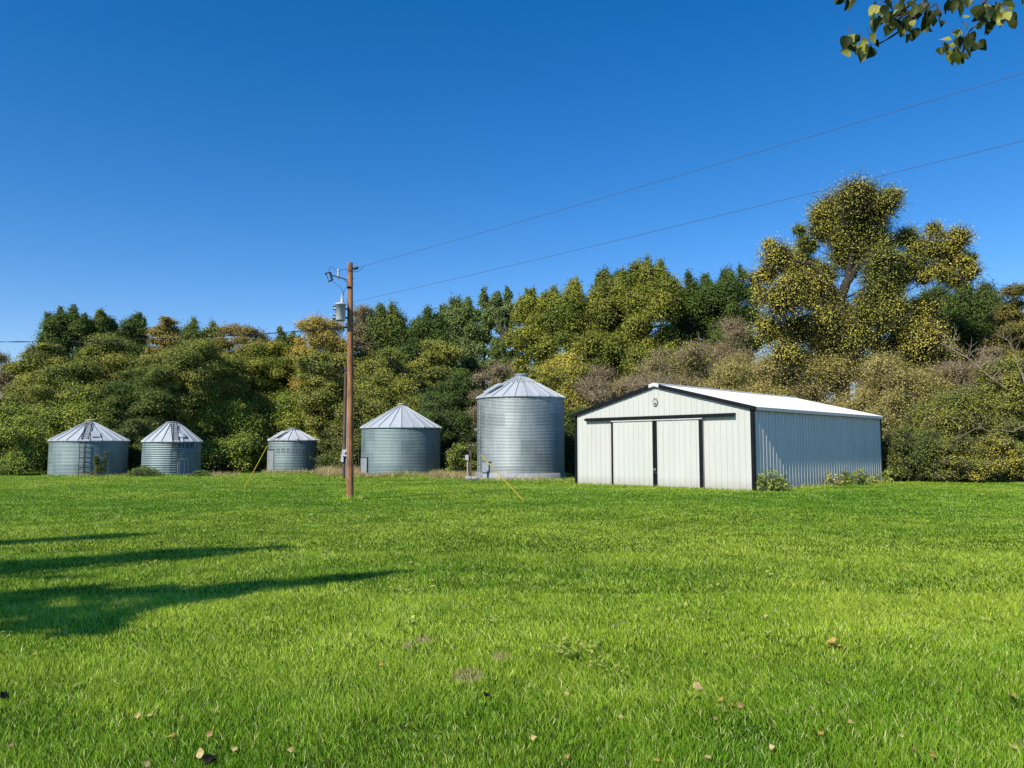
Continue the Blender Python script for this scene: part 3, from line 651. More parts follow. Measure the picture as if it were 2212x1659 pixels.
stroke(mb, 9.2, 11, zb, zt); stroke(mb, 14, 15.8, zb, zt); stroke(mb, 11, 14, zm - s / 2, zm + s / 2)
stroke(mb, 20.6, 22.6, zb, zt)
stroke(mb, 27.6, 29.6, zb, zt); stroke(mb, 29.6, 34.2, zt - s, zt); stroke(mb, 29.6, 33.4, zm - s / 2, zm + s / 2); stroke(mb, 29.6, 34.2, zb, zb + s)
stroke(mb, 38.8, 41, zb, zt); stroke(mb, 41, 46.8, zt - s, zt); stroke(mb, 41, 45.4, zm - s / 2, zm + s / 2)
lt = mb.build('lettering', M['letter_black'], b2); mr_.build('faded_letter', M['letter_red'], lt)
# rusty roofed bin
b3, d = bin_(634, 1020, 1.98, 950, 925, 'smallest bin, its roof streaked with brown rust', .125, .014, 16, M['galv'], M['galv_rust'], M['cap_grey'], .40, .16)
dr = arc(MB(), d['r'] + .016, -86, -48, .02, 1.80, .03).build('door', M['door_steel'], b3)
arc(MB(), d['r'] + .016, -88, -47, 1.81, 1.86, .08).build('door_lintel', M['dark_steel'], dr)
mb = MB(); rr = d['r'] + d['amp'] + .004; zb, zt = 1.56, 1.94
for t in (-40, -36.5, -33, -27, -23.5, -20, -14, -10, -4, 0, 5, 9, 13, 20): stroke(mb, t, t + 1.7, zb, zt)
for t in (-40, -27, -14, 9): stroke(mb, t, t + 5, zt - .07, zt)
for t in (-24, -12, 14): stroke(mb, t, t + 4, zb + .14, zb + .2)
mb.build('faded_lettering', M['letter_ghost'], b3)
hatch(d, -52, .12, .7, .6, lift=.10)
# wide cone roofed bin
b4, d = bin_(867, 1028, 2.86, 922, 871, 'wide bin with a plain cone roof and yellow cap right of the utility pole', .10, .012, 22, M['galv'], M['galv_roof'], M['cap_yellow'], .26, .22)
ladder(b4, cyl(d['r'] + .16, -91, .3), cyl(d['r'] + .16, -91, d['eave'] - .05), (0, 1, 0), .36, .36, M['dark_steel'], rr=.024)
dr = arc(MB(), d['r'] + .013, -78, -54, .04, 1.26, .03).build('door', M['door_steel'], b4)
mb = MB(); arc(mb, d['r'] + .013, -54, -52.6, 0, 1.3, .07); arc(mb, d['r'] + .013, -79.4, -78, 0, 1.3, .07); arc(mb, d['r'] + .013, -79.4, -52.6, 1.265, 1.30, .072); mb.build('door_frame', M['dark_steel'], dr)
# tall bin
b5, d = bin_(1125, 1036, 2.80, 854, 807, 'tallest bin, bright corrugated steel on a concrete base beside the shed', .088, .011, 24, M['galv_new'], M['galv_roof'], M['cap_grey'], .40, .26, skirt=.40)
ladder(b5, cyl(d['r'] + .17, -60, .08), cyl(d['r'] + .17, -60, 4.72), (.5, -.87, 0), .40, .30, M['dark_steel'], rr=.014)
dr = arc(MB(), d['r'] + .013, -56.5, -44, .42, 1.06, .04).build('door', M['door_steel'], b5)
mb = MB(); arc(mb, d['r'] + .013, -44, -42.8, .40, 1.08, .05); arc(mb, d['r'] + .013, -57, -39.5, 1.065, 1.10, .05); arc(mb, d['r'] + .013, -57, -43, .37, .40, .06); mb.build('door_frame', M['dark_steel'], dr)
hatch(d, -56, .10, .6, .42, lift=.16); mb = MB()
for j in range(40):
    a = 360 * j / 40; mb.prism([roof_pt(d, a, .72, .0), roof_pt(d, a + 4.5, .72, 0), roof_pt(d, a + 4.5, .95, .0), roof_pt(d, a, .95, .0)], (0, 0, .07))
mb.build('cap_skirt', M['galv_roof'], d['roof'])

# ------------------------------------------------------------------ shed
SA = -0.7961; W, LEN, EV, RISE = 10.34, 14.5, 3.66, 1.29
u = Vector((math.cos(SA), math.sin(SA))); vv = Vector((-u.y, u.x)); FRp = Vector((10.64, 34.737))
org = FRp - u * W / 2
shed = empty('machine_shed', (org.x, org.y, 0), SA); tag(shed, 'white ribbed metal shed with black trim and double sliding doors', 'shed')
M['white_paint'] = surf('white_painted_steel', (.66, .665, .58), (.715, .72, .635), 1.2, .42, stretch=(1, 1, .25), spec=.35, dirt=True)
M['white_roof'] = surf('white_roof_steel', (.66, .655, .60), (.73, .72, .66), .8, .42, spec=.4)
M['black_trim'] = surf('black_painted_steel', (.008, .009, .010), (.015, .016, .018), 3, .6, spec=.15)
M['emblem_grey'] = surf('emblem_grey', (.16, .165, .165), (.2, .2, .2), 8, .5)
k_ = RISE / (W / 2)
def panel(mb, O, U, UP, NN, width, fb, ft, spacing=.3048, rib=.026, wb=.062, wt=.022, first=.15, pts=()):
    O, U, UP, NN = Vector(O), Vector(U), Vector(UP), Vector(NN)
    ss = [(0, 0)]; c = first
    while c < width - wb:
        ss += [(c - wb / 2, 0), (c - wt / 2, rib), (c + wt / 2, rib), (c + wb / 2, 0)]
        for q in (-.1016, .1016):     # shallow minor ribs
            pass
        c += spacing
    ss.append((width, 0))
    for q in pts:
        if all(abs(q - s0) > .003 for s0, _ in ss): ss.append((q, 0))
    ss.sort()
    vs = []
    for s0, o in ss: vs += [O + U * s0 + UP * fb(s0) + NN * o, O + U * s0 + UP * ft(s0) + NN * o]
    mb.add(vs, [(2 * i, 2 * i + 2, 2 * i + 3, 2 * i + 1) for i in range(len(ss) - 1)]); return mb
X, Y, Z = Vector((1, 0, 0)), Vector((0, 1, 0)), Vector((0, 0, 1))
gab = lambda s: EV + .03 + k_ * min(s, W - s)
panel(MB(), (-W / 2, 0, 0), X, Z, -Y, W, lambda s: -.1, gab, first=.17, pts=(W / 2,)).build('front_wall', M['white_paint'], shed)
panel(MB(), (W / 2, 0, 0), Y, Z, X, LEN, lambda s: -.1, lambda s: EV + .02, first=.22).build('side_wall', M['white_paint'], shed)
panel(MB(), (-W / 2, LEN, 0), -Y, Z, -X, LEN, lambda s: -.1, lambda s: EV + .02).build('side_wall', M['white_paint'], shed)
panel(MB(), (W / 2, LEN, 0), -X, Z, Y, W, lambda s: -.1, gab, pts=(W / 2,)).build('back_wall', M['white_paint'], shed)
OV = .17; sl = math.sqrt(1 + k_ * k_); run = W / 2 + OV
mb = MB()
for sgn in (1, -1):
    up = Vector((-sgn, 0, k_)) / sl; nn = Vector((sgn * k_, 0, 1)) / sl
    O = Vector((sgn * run, -.10, EV + .075 - OV * k_)) if sgn > 0 else Vector((sgn * run, LEN + .10, EV + .075 - OV * k_))
    panel(mb, O, Y if sgn > 0 else -Y, up, nn, LEN + .2, lambda s: 0, lambda s: run * sl, first=.2)
roof = mb.build('roof', M['white_roof'], shed)
mb = MB()   # soffits and eave trim
for sgn in (1, -1):
    zz = EV + .055 - OV * k_
    mb.box((sgn * (run - .012), LEN / 2, zz - .055), (.024, LEN + .19, .13)); mb.box((sgn * (W / 2 + OV / 2), LEN / 2, zz - .10), (OV - .02, LEN + .17, .02))
mb.build('eave_trim', M['white_paint'], roof)
mb = MB(); pz = EV + .075 + RISE   # ridge cap
for sgn in (1, -1):
    mb.prism([(0, -.16, pz + .06), (sgn * .30, -.16, pz + .06 - .30 * k_), (sgn * .30, -.16, pz + .02 - .30 * k_), (0, -.16, pz + .02)], (0, LEN + .32, 0))
    mb.prism([(0, -.165, pz + .058), (sgn * .29, -.165, pz + .058 - .29 * k_), (sgn * .29, -.165, pz - .12 - .29 * k_), (0, -.165, pz - .12)], (0, .05, 0))
mb.build('ridge_cap', M['white_roof'], roof)
for yy in (-.14, LEN + .04):
    for sgn in (1, -1):
        mb = MB(); z0 = EV + .095 - OV * k_
        mb.prism([(sgn * (run + .01), yy, z0), (sgn * .29, yy, z0 + (run - .28) * k_), (sgn * .29, yy, z0 + (run - .28) * k_ - .17), (sgn * (run + .01), yy, z0 - .17)], (0, .10, 0))
        mb.build('rake_trim', M['black_trim'], roof)
for sx in (1, -1):
    for sy in (0, 1):
        mb = MB(); y0 = -.035 if sy == 0 else LEN + .035; dy = 1 if sy == 0 else -1
        mb.box((sx * (W / 2 - .045), y0, EV / 2 - .05), (.15, .016, EV + .1)); mb.box((sx * (W / 2 + .036), y0 + dy * .055, EV / 2 - .05), (.016, .12, EV + .06))
        mb.build('corner_trim', M['black_trim'], shed)
# sliding doors
for sgn, x0, x1 in ((-1, -2.67, -.012), (1, .012, 2.67)):
    mb = MB(); panel(mb, (x0, -.10, 0), X, Z, -Y, x1 - x0, lambda s: .05, lambda s: 3.23, first=.16)
    mb.box(((x0 + x1) / 2, -.068, 1.64), (x1 - x0, .06, 3.18))
    dr = mb.build('sliding_door', M['white_paint'], shed)
    inner = .11; outer = .10 if sgn < 0 else .19
    mb = MB(); mb.box((sgn * (.012 + inner / 2), -.118, 1.64), (inner, .05, 3.18)); mb.build('door_edge_trim', M['black_trim'], dr)
    mb = MB(); mb.box((sgn * (2.67 - outer / 2), -.118, 1.64), (outer, .05, 3.18)); mb.build('door_edge_trim', M['black_trim'], dr)
    MB().box(((x0 + x1) / 2, -.13, 3.262), (x1 - x0, .06, .06)).build('door_top_rail', M['white_paint'], dr)
    mb = MB(); mb.box((sgn * .035, -.155, .86), (.035, .02, .10)); mb.box((sgn * .075, -.155, .72), (.02, .02, .05)); mb.tube([(sgn * .06, -.16, .80), (sgn * .06, -.19, .82), (sgn * .06, -.16, .92)], .008, 5)
    mb.build('door_latch', M['galv_new'], dr)
mb = MB(); mb.prism([(-4.40, -.02, 3.47), (-4.40, -.20, 3.44), (-4.40, -.20, 3.315), (-4.40, -.185, 3.315), (-4.40, -.185, 3.42), (-4.40, -.02, 3.45)], (8.74, 0, 0)); mb.build('door_track_cover', M['black_trim'], shed)
ez = 4.14; mb = MB(); hexa = lambda s: [(-.08 * s, 0, .195 * s), (.08 * s, 0, .195 * s), (.165 * s, 0, 0), (.08 * s, 0, -.195 * s), (-.08 * s, 0, -.195 * s), (-.165 * s, 0, 0)]
off = lambda pts, y: [(p[0], y, p[2] + ez) for p in pts]
emb = MB().prism(off(hexa(1), -.06), (0, .03, 0)).build('emblem', M['emblem_grey'], shed)
MB().prism(off(hexa(.9), -.066), (0, .006, 0)).build('emblem_face', M['white_paint'], emb)
mb = MB()
for pts in ([(-.055, 0, .155), (.055, 0, .155), (0, 0, .03)], [(-.028, 0, .0), (-.012, 0, -.155), (-.045, 0, -.155), (-.088, 0, -.105)], [(.028, 0, .0), (.088, 0, -.105), (.045, 0, -.155), (.012, 0, -.155)],
            [(-.082, 0, .125), (-.095, 0, .02), (-.112, 0, -.02), (-.13, 0, 0)], [(.082, 0, .125), (.13, 0, 0), (.112, 0, -.02), (.095, 0, .02)]):
    mb.prism(off(pts, -.071), (0, .004, 0))
mb.build('emblem_letter', M['black_trim'], emb)

# ------------------------------------------------------------------ utility pole
PP = ground(756, 1079); PX, PY = PP.x, PP.y
SC = PY / F
def pl(px, py, dy=0.0):
    """point in the pole's plane, relative to the pole foot"""
    p = at(px, py, PY + dy); return Vector((p.x - PX, dy, p.z))
def wood(name, stretch=(9, 9, .55), c=((.10, .042, .018), (.37, .165, .068), (.52, .26, .115))):
    m, nt, out = new_mat(name); L = nt.links.new
    tc = N(nt, 'ShaderNodeTexCoord'); mp = N(nt, 'ShaderNodeMapping', Scale=stretch); L(tc.outputs['Object'], mp.inputs['Vector'])
    n1 = N(nt, 'ShaderNodeTexNoise', Scale=2.2, Detail=8.0, Roughness=.7, Distortion=.8); L(mp.outputs[0], n1.inputs['Vector'])
    n2 = N(nt, 'ShaderNodeTexNoise', Scale=1.1, Detail=3.0); L(tc.outputs['Object'], n2.inputs['Vector'])
    ad = N(nt, 'ShaderNodeMath', operation='MULTIPLY_ADD'); ad.inputs[1].default_value = .45; L(n2.outputs['Fac'], ad.inputs[0]); 
    sb = N(nt, 'ShaderNodeMath', operation='SUBTRACT'); sb.inputs[1].default_value = .22; L(n1.outputs['Fac'], sb.inputs[0]); L(sb.outputs[0], ad.inputs[2])
    rp = ramp(nt, [(.36, c[0]), (.50, c[1]), (.64, c[2])]); L(ad.outputs[0], rp.inputs[0])
    b = N(nt, 'ShaderNodeBsdfPrincipled', Roughness=.85); L(rp.outputs[0], b.inputs['Base Color'])
    bp = N(nt, 'ShaderNodeBump', Strength=.7, Distance=.02); L(n1.outputs['Fac'], bp.inputs['Height']); L(bp.outputs[0], b.inputs['Normal'])
    L(b.outputs[0], out.inputs[0]); return m
M['pole_wood'] = wood('utility_pole_wood'); M['old_wood'] = wood('weathered_grey_wood', c=((.05, .035, .025), (.13, .09, .06), (.2, .15, .10)))
M['porcelain'] = surf('pale_porcelain', (.48, .50, .50), (.6, .62, .62), 10, .3)
M['transformer'] = surf('transformer_grey_paint', (.50, .525, .52), (.60, .62, .615), 5, .5, spec=.4)
M['line'] = surf('grey_conductor', (.07, .08, .09), (.11, .12, .13), 20, .5)
M['wire'] = surf('dark_cable', (.02, .022, .025), (.04, .042, .045), 20, .6)
M['guard'] = surf('yellow_plastic_guard', (.62, .46, .03), (.75, .58, .06), 6, .45)
M['zinc'] = surf('zinc_grey', (.38, .40, .41), (.52, .54, .55), 8, .5, .5)
pole = empty('utility_pole', (PX, PY, 0)); tag(pole, 'tall orange-brown wooden utility pole with a grey transformer near its top', 'utility pole')
top = pl(756.5, 568)
ax = lambda z: top.x * z / top.z
MB().tube([(ax(-.3), 0, -.3), (ax(2), 0, 2), (ax(5), 0, 5), (top.x, 0, top.z)], [.128, .122, .112, .098], 20).build('shaft', M['pole_wood'], pole)
# transformer
tc_ = pl(735.5, 676, -.26); zt, zb = pl(735, 659, -.26).z, pl(735, 693, -.26).z; tr = .185
mb = MB().lathe([(.001, zb), (tr * .93, zb), (tr, zb + .03), (tr, zt), (tr + .018, zt + .003), (tr + .018, zt + .04), (tr * .7, zt + .085), (.001, zt + .1)], 32, (tc_.x, tc_.y, 0))
tf = mb.build('transformer', M['transformer'], pole)
mb = MB()
for z in (zt - .12, zb + .14): mb.tube([(tc_.x + tr * .6, tc_.y + tr * .6, z), (ax(z) - .03, -.05, z)], .035, 6)
mb.build('bracket', M['dark_steel'], tf)
mb = MB()
for z in (zt - .08, zt - .2, zb + .17, zb + .05): mb.tube([(tc_.x - tr + .03, tc_.y - .12, z), (tc_.x - tr - .05, tc_.y - .19, z)], .022, 6)
mb.build('terminal', M['dark_steel'], tf)
mb = MB(); mb.box((tc_.x - tr - .01, tc_.y - .02, zt - .12), (.07, .10, .09)); mb.box((tc_.x - tr - .01, tc_.y - .02, zb + .16), (.07, .10, .09)); mb.build('lug', M['transformer'], tf)
MB().box((tc_.x - .02, tc_.y - tr - .004, zt - .09), (.04, .012, .06), Matrix.Rotation(R(25), 4, 'Y')).build('nameplate', M['dark_steel'], tf)
bx = tc_.x + .05
MB().lathe([(.06, zt + .08), (.075, zt + .12), (.05, zt + .14), (.07, zt + .18), (.045, zt + .2), (.05, zt + .25), (.02, zt + .38), (.008, zt + .46)], 16, (bx, tc_.y, 0)).build('bushing', M['porcelain'], tf)
# cutout arm, fuse and arrester
mb = MB().tube([pl(752, 610), pl(749.6, 605), pl(736, 600), pl(717, 594.5)], .022, 8); mb.tube([pl(749, 607), pl(744, 610), pl(744, 604)], .009, 5); mb.tube([pl(735, 600), pl(731, 603), pl(729, 600)], .009, 5)
arm = mb.build('cutout_arm', M['dark_steel'], pole)
mb = MB(); mb.tube([pl(702.6, 591), pl(712.6, 587.6)], .028, 8); mb.tube([pl(713, 588), pl(717.6, 605.5)], [.03, .03], 8)
for i in range(6):
    p = pl(713, 588).lerp(pl(717.6, 605.5), (i + .5) / 6); q = (pl(717.6, 605.5) - pl(713, 588)).normalized(); mb.tube([p - q * .008, p + q * .008], .052, 8)
mb.tube([pl(709, 608), pl(717.5, 605)], .034, 8); mb.tube([pl(704.5, 591), pl(710, 607)], .014, 8); mb.tube([pl(702.3, 590), pl(703.5, 595)], .02, 6)
mb.build('fuse_cutout', M['dark_steel'], arm)
mb = MB(); ins = pl(731, 596); mb.lathe([(.03, ins.z - .03), (.055, ins.z), (.03, ins.z + .03), (.05, ins.z + .06), (.03, ins.z + .09), (.05, ins.z + .12), (.03, ins.z + .15), (.06, ins.z + .18), (.05, ins.z + .235), (.001, ins.z + .25)], 14, (ins.x, ins.y, 0)); mb.build('arrester', M['porcelain'], arm)
def wirepart(name, pts, r=.009, parent=pole, mat=None): return MB().tube(pts, r, 6).build(name, mat or M['wire'], parent)
wirepart('jumper_wire', smooth_path([pl(711, 586), pl(711.5, 579), pl(715, 576), pl(720, 579), pl(726, 585), pl(731, 584.5), pl(738, 582.3, -.12), pl(750, 582.5, -.13), pl(757, 584, -.12)]))
wirepart('jumper_wire', smooth_path([pl(718, 607.5), pl(726, 614), pl(734.5, 620), pl(740, 627), pl(742, 638), Vector((bx, tc_.y, zt + .44))]))
wirepart('ground_wire', smooth_path([pl(750, 607, -.1), pl(749, 618, -.1), pl(742, 632, -.05), pl(735, 650, -.1), pl(732, 656, -.2)]))
wirepart('jumper_wire', smooth_path([pl(757, 584, -.12), pl(764, 587), pl(772, 586.5), pl(779, 583), pl(786, 575.5)]))
mb = MB(); q0, q1 = pl(762, 581), pl(776, 577.2); mb.tube([q0, q1], .018, 8)
for i in range(5):
    p = q0.lerp(q1, .15 + i * .15); dq = (q1 - q0).normalized(); mb.tube([p - dq * .012, p + dq * .012], .062, 10)
mb.build('dead_end_insulator', M['dark_steel'], pole)
mb = MB(); z1 = pl(756, 622).z; mb.box((ax(z1) - .02, -.10, z1), (.14, .03, .07))
for q in (602, 614.5): z1 = pl(756, q).z; mb.box((ax(z1) + .105, -.02, z1), (.05, .04, .03)); mb.build('bolt_hardware', M['dark_steel'], pole)
wirepart('ground_wire', smooth_path([pl(764.5, 653), pl(765.5, 660), pl(765, 668), pl(763, 676, -.05), pl(763, 720, -.05), pl(763.4, 860, -.04), pl(763.6, 1077, -.04)]), .006)
mb = MB(); mb.tube([pl(752, 707, -.06), pl(741, 707, -.1)], .03, 8); mb.tube([pl(742, 708, -.1), pl(743, 715, -.1)], .022, 8); mb.build('service_bracket', M['dark_steel'], pole)
for off_ in (0, 3, 6):
    wirepart('drip_loop', smooth_path([pl(727 + off_, 675 + off_, -.25), pl(721 + off_ * .8, 688, -.25), pl(715.5 + off_, 700, -.2), pl(717 + off_ * 2, 712, -.2), pl(724 + off_ * 2, 723, -.15), pl(731 + off_ * 1.4, 718 + off_, -.1), pl(733 + off_ * .5, 708, -.1)]), .008)

# overhead lines and guys: separate things fixed to the pole
def sagline(a, b, sag, n=28): return [a.lerp(b, i / n) + Vector((0, 0, -sag * 4 * (i / n) * (1 - i / n))) for i in range(n + 1)]
base = Vector((PX, PY, 0))
def wire(name, pts, r, label, cat, group=None, mat=None):
    o = MB().tube(pts, r, 6).build(name, mat or M['line']); tag(o, label, cat, group); return o
a = base + pl(776, 577.2); e = at(2212, 141, 13.2); far_ = a + (e - a) * 2.6
wire('power_line', sagline(a, Vector((far_.x, far_.y, e.z + .3)), .35), .0052, 'upper thin overhead wire running from the pole top to the upper right', 'power line', 'overhead wires')
a = base + pl(763.5, 652); e = at(2212, 268, 13.2); far_ = a + (e - a) * 2.6
wire('power_line', sagline(a, Vector((far_.x, far_.y, e.z + .3)), .35), .0052, 'lower thin overhead wire running from beside the transformer to the right', 'power line', 'overhead wires')
a = base + pl(742, 708, -.1); e = at(-700, 722, 21)
pts = sagline(a, e, .35, 90); mb = MB(); mb.tube(pts, .007, 6)
for ph in (0, math.pi):
    mb.tube([p + Vector((0, math.cos(i * .9 + ph) * .011, math.sin(i * .9 + ph) * .011)) for i, p in enumerate(pts)], .007, 5)
o = mb.build('service_cable', M['wire']); tag(o, 'thick twisted black cable crossing the treeline to the left of the pole', 'power line', 'overhead wires')
# guys
for nm, anchor, atop, gl, lab in (('guy_wire', ground(527, 1057), pl(752, 640), .262, 'guy wire with yellow guard left of the pole near the rusty roofed bin'),
                                  ('guy_wire', ground(1132, 1082), pl(762, 690), .243, 'guy wire with yellow guard right of the pole in front of the tall bin')):
    A = Vector(anchor); B = base + atop
    root = empty(nm, A); tag(root, lab, 'guy wire', 'guy wires with yellow guards'); dlt = B - A
    MB().tube([(0, 0, 0), dlt], .005, 6).build('cable', M['line'] if anchor.x > -8 else M['wire'], root)
    g0, g1 = dlt * .004, dlt * gl
    MB().tube([g0 - Vector((0, 0, .05)), g0, g1], .021, 10).build('guard', M['guard'], root)
    if anchor.x < -8:
        MB().lathe([(.02, -.05), (.05, -.02), (.05, .05), (.02, .07)], 10, dlt * .72).build('insulator', M['dark_steel'], root)

# meter pole behind
MX = (745 - CX) / F * 50.0
mp_ = empty('meter_pole', (MX, 50.0, 0)); tag(mp_, 'thin dark weathered pole with grey conduit and meter box just behind the utility pole', 'meter pole')
mz = at(745, 792, 50).z
MB().tube([(0, 0, -.2), (0, 0, mz)], [.12, .09], 14).build('shaft', M['old_wood'], mp_)
MB().tube([(.16, -.09, .1), (.16, -.09, mz - .55), (.10, -.09, mz - .35)], .038, 10).build('conduit', M['zinc'], mp_)
bx_ = MB().box((.09, -.17, 1.62), (.36, .16, .42)); bx_.box((-.08, -.15, 1.28), (.16, .12, .46)); bx_.build('meter_box', M['transformer'], mp_)
MB().lathe([(.10, 0), (.10, .08), (.02, .1)], 14, (.1, -.26, 1.62)).build('meter', M['zinc'], mp_)
mb = MB(); g = np.random.default_rng(4)
for i in range(4):
    q = [Vector((.12, -.1, mz - .35)), Vector((-.1 - .1 * i, -.15, mz - .25 + .1 * i)), Vector((-.28 - .05 * i, -.1, mz - .45 + .14 * i)), Vector((-.1, -.05, mz - .6 + .1 * i))]; mb.tube(smooth_path(q), .010, 5)
mb.build('service_loop', M['wire'], mp_)
# wooden post beside the tall bin
pp = Vector(((1016 - CX) / F * 47.6, 47.6, 0))
po = empty('wooden_post', pp); tag(po, 'weathered wooden post with a pale conduit box left of the tall bin', 'post')
MB().box((0, 0, .82), (.15, .15, 2.0)).build('post_shaft', M['old_wood'], po)
MB().tube([(-.15, -.1, 0), (-.15, -.1, 1.1)], .035, 10).build('conduit', M['porcelain'], po)
MB().box((-.19, -.12, 1.36), (.20, .14, .30)).build('switch_box', M['porcelain'], po)
for i, (xx, ln, lb) in enumerate(((1014, .42, 'white concrete stub lying left of the tall bin, below the wooden post'), (1026, .40, 'white concrete stub lying against the foot of the tall bin'))):
    q = Vector(((xx - CX) / F * 47.0 - .02, 47.0, .13))
    mb = MB(); mb.tube([(-ln / 2, 0, 0), (-ln / 2 + .02, 0, 0), (ln / 2 - .02, 0, 0), (ln / 2, 0, 0)], [.11, .13, .13, .11], 16)
    o = mb.build('concrete_stub', M['concrete']); o.location = q; tag(o, lb, 'concrete stub', 'white stubs at the foot of the tall bin')

# ------------------------------------------------------------------ weeds, saplings and brush
M['weed'] = leaf_mat('weed_leaf', (.22, .34, .05), (.56, .60, .13), .05, trans=.4)
M['weed_dry'] = leaf_mat('weed_leaf_fading', (.30, .36, .07), (.70, .64, .2), .1, trans=.4)
M['sapling'] = leaf_mat('sapling_leaf', (.12, .18, .03), (.32, .32, .06), .05, trans=.4)
def weed(name, label, cat, pos, w, h, n, L, mk, group=None, seed=1, stems=7, d=None):
    g = np.random.default_rng(seed); d = d or w * .7
    root = empty(name, pos); tag(root, label, cat, group)
    mb = MB(); A = []; ton = []
    for i in range(stems):
        x, y = g.uniform(-.5, .5) * w, g.uniform(-.5, .5) * d
        hh = h * (1 - .7 * abs(x / w)) * g.uniform(.65, 1.0); lean = g.uniform(-.12, .12, 2)
        pts = [Vector((x * .6, y * .6, -.03)), Vector((x * .8 + lean[0] * hh * .5, y * .8 + lean[1] * hh * .5, hh * .5)), Vector((x + lean[0] * hh, y + lean[1] * hh, hh))]
        mb.tube(pts, [.014, .010, .005], 5, False)
        m = int(n / stems); tt = g.uniform(.12, 1, m) ** .8; an = g.uniform(0, 2 * math.pi, m); rr = (.16 + .10 * g.random(m)) * (1.15 - .6 * tt) * min(w, 1.2)
        cx_ = x * (.6 + .4 * tt) + lean[0] * hh * tt; cy_ = y * (.6 + .4 * tt) + lean[1] * hh * tt
        A.append(np.stack([cx_ + np.cos(an) * rr, cy_ + np.sin(an) * rr, np.maximum(.03, hh * tt + g.normal(size=m) * .03)], 1)); ton.append(np.full(m, g.uniform(.2, .8)))
    A = np.concatenate(A); ton = np.concatenate(ton)
    V, Fq = leaves_arrays(A, unit(A - np.array([0, 0, h * .3])), L, g, .9, .4, .42)
    link('leaves', np_mesh('leaves', V, [Fq], {'u': np.clip(ton + g.normal(size=len(A)) * .1, 0, 1), 'v': g.uniform(0, 1, len(A))}), M[mk], root)
    mb.build('stems', M['sapling_stem'] if 'sapling_stem' in M else M['bark_pale'], root); return root
M['sapling_stem'] = surf('green_brown_stem', (.10, .10, .05), (.2, .17, .09), 8, .8)
def sidewall(px, off=.45):
    k = (px - CX) / F; x0, y0 = FRp.x + u.x * off, FRp.y + u.y * off
    t = (k * y0 - x0) / (vv.x - k * vv.y); return (x0 + vv.x * t, y0 + vv.y * t, 0)
GW = 'leafy weeds along the base of the shed'
weed('leafy_weed', 'narrow leafy weed at the front corner of the shed beside the black trim', 'weed', sidewall(1634, .25), .45, 1.0, 130, .12, 'weed', GW, 1, 4)
weed('leafy_weed', 'bushy green weed against the shaded side wall nearest the shed corner', 'weed', sidewall(1666, .5), 1.2, .98, 420, .13, 'weed', GW, 2, 10)
weed('leafy_weed', 'small weed at right of the bushy weed nearest the shed corner', 'weed', sidewall(1692, .4), .6, .55, 110, .12, 'weed', GW, 3, 5)
weed('leafy_weed', 'pale yellowish weed in the middle of the shed side wall', 'weed', sidewall(1797, .45), .8, .85, 200, .13, 'weed_dry', GW, 4, 6)
weed('leafy_weed', 'low weed between the pale weed and the tallest weed along the side wall', 'weed', sidewall(1822, .45), .9, .6, 170, .13, 'weed', GW, 5, 6)
weed('leafy_weed', 'broad light green weed, the biggest along the shed side wall', 'weed', sidewall(1846, .55), 1.5, 1.0, 460, .14, 'weed', GW, 6, 11)
weed('leafy_weed', 'low sparse weed near the back corner of the shed wall', 'weed', sidewall(1887, .5), 1.2, .55, 180, .13, 'weed_dry', GW, 7, 6)
weed('leafy_weed', 'rounded leafy weed just past the back corner of the shed', 'weed', sidewall(1922, .3), 1.5, 1.15, 480, .14, 'weed', GW, 8, 11)
k0 = ground(237, 1031)
weed('sapling', 'two-stemmed leafy sapling growing in front of the left low bin', 'sapling', at(228, 1028, 54.2) * Vector((1, 1, 0)) if False else ((228 - CX) / F * 54.2, 54.2, 0), .9, 2.25, 520, .15, 'sapling', None, 11, 3, .4)
weed('sapling', 'tiny sapling at the door of the left low bin', 'sapling', ((208 - CX) / F * 54.1, 54.1, 0), .4, .6, 90, .12, 'sapling', None, 12, 2, .3)
# brush heaps between the twin bins
def brush(label, px, depth, w, h, seed):
    g = np.random.default_rng(seed); root = empty('brush_heap', ((px - CX) / F * depth, depth, 0)); tag(root, label, 'brush heap', 'heaps of brush between the bins')
    mb = MB()
    for i in range(150):
        x = g.normal() * w * .24; y = g.normal() * .4; hh = h * math.exp(-(x / w * 2.2) ** 2) * g.uniform(.2, 1); a = Vector((x, y, hh * .5)); dd = Vector((g.normal(), g.normal() * .6, g.normal() * .5)).normalized() * g.uniform(.3, .8)
        mb.tube([a - dd * .5, a + dd * .08 + Vector((0, 0, .06)), a + dd * .5], [.014, .01, .004], 4, False)
    mb.build('branches', M['bark'], root)
    n = 900; X_ = g.normal(size=n) * w * .26; Z_ = h * np.exp(-(X_ / w * 2.2) ** 2) * g.uniform(.05, 1, n)
    P_ = np.stack([X_, g.normal(size=n) * .45, Z_], 1); V, Fq = leaves_arrays(P_, np.tile([0, -.6, .6], (n, 1)), .13, g)
    link('leaves', np_mesh('leaves', V, [Fq], {'u': g.uniform(0, 1, n), 'v': g.uniform(0, 1, n)}), M['dgreen'], root)
brush('dull brown-green brush heap in the shade between the twin low bins', 317, 54.6, 2.4, .75, 3)
brush('small dry brush at the right foot of the lettered bin', 437, 54.8, 1.0, .38, 5)

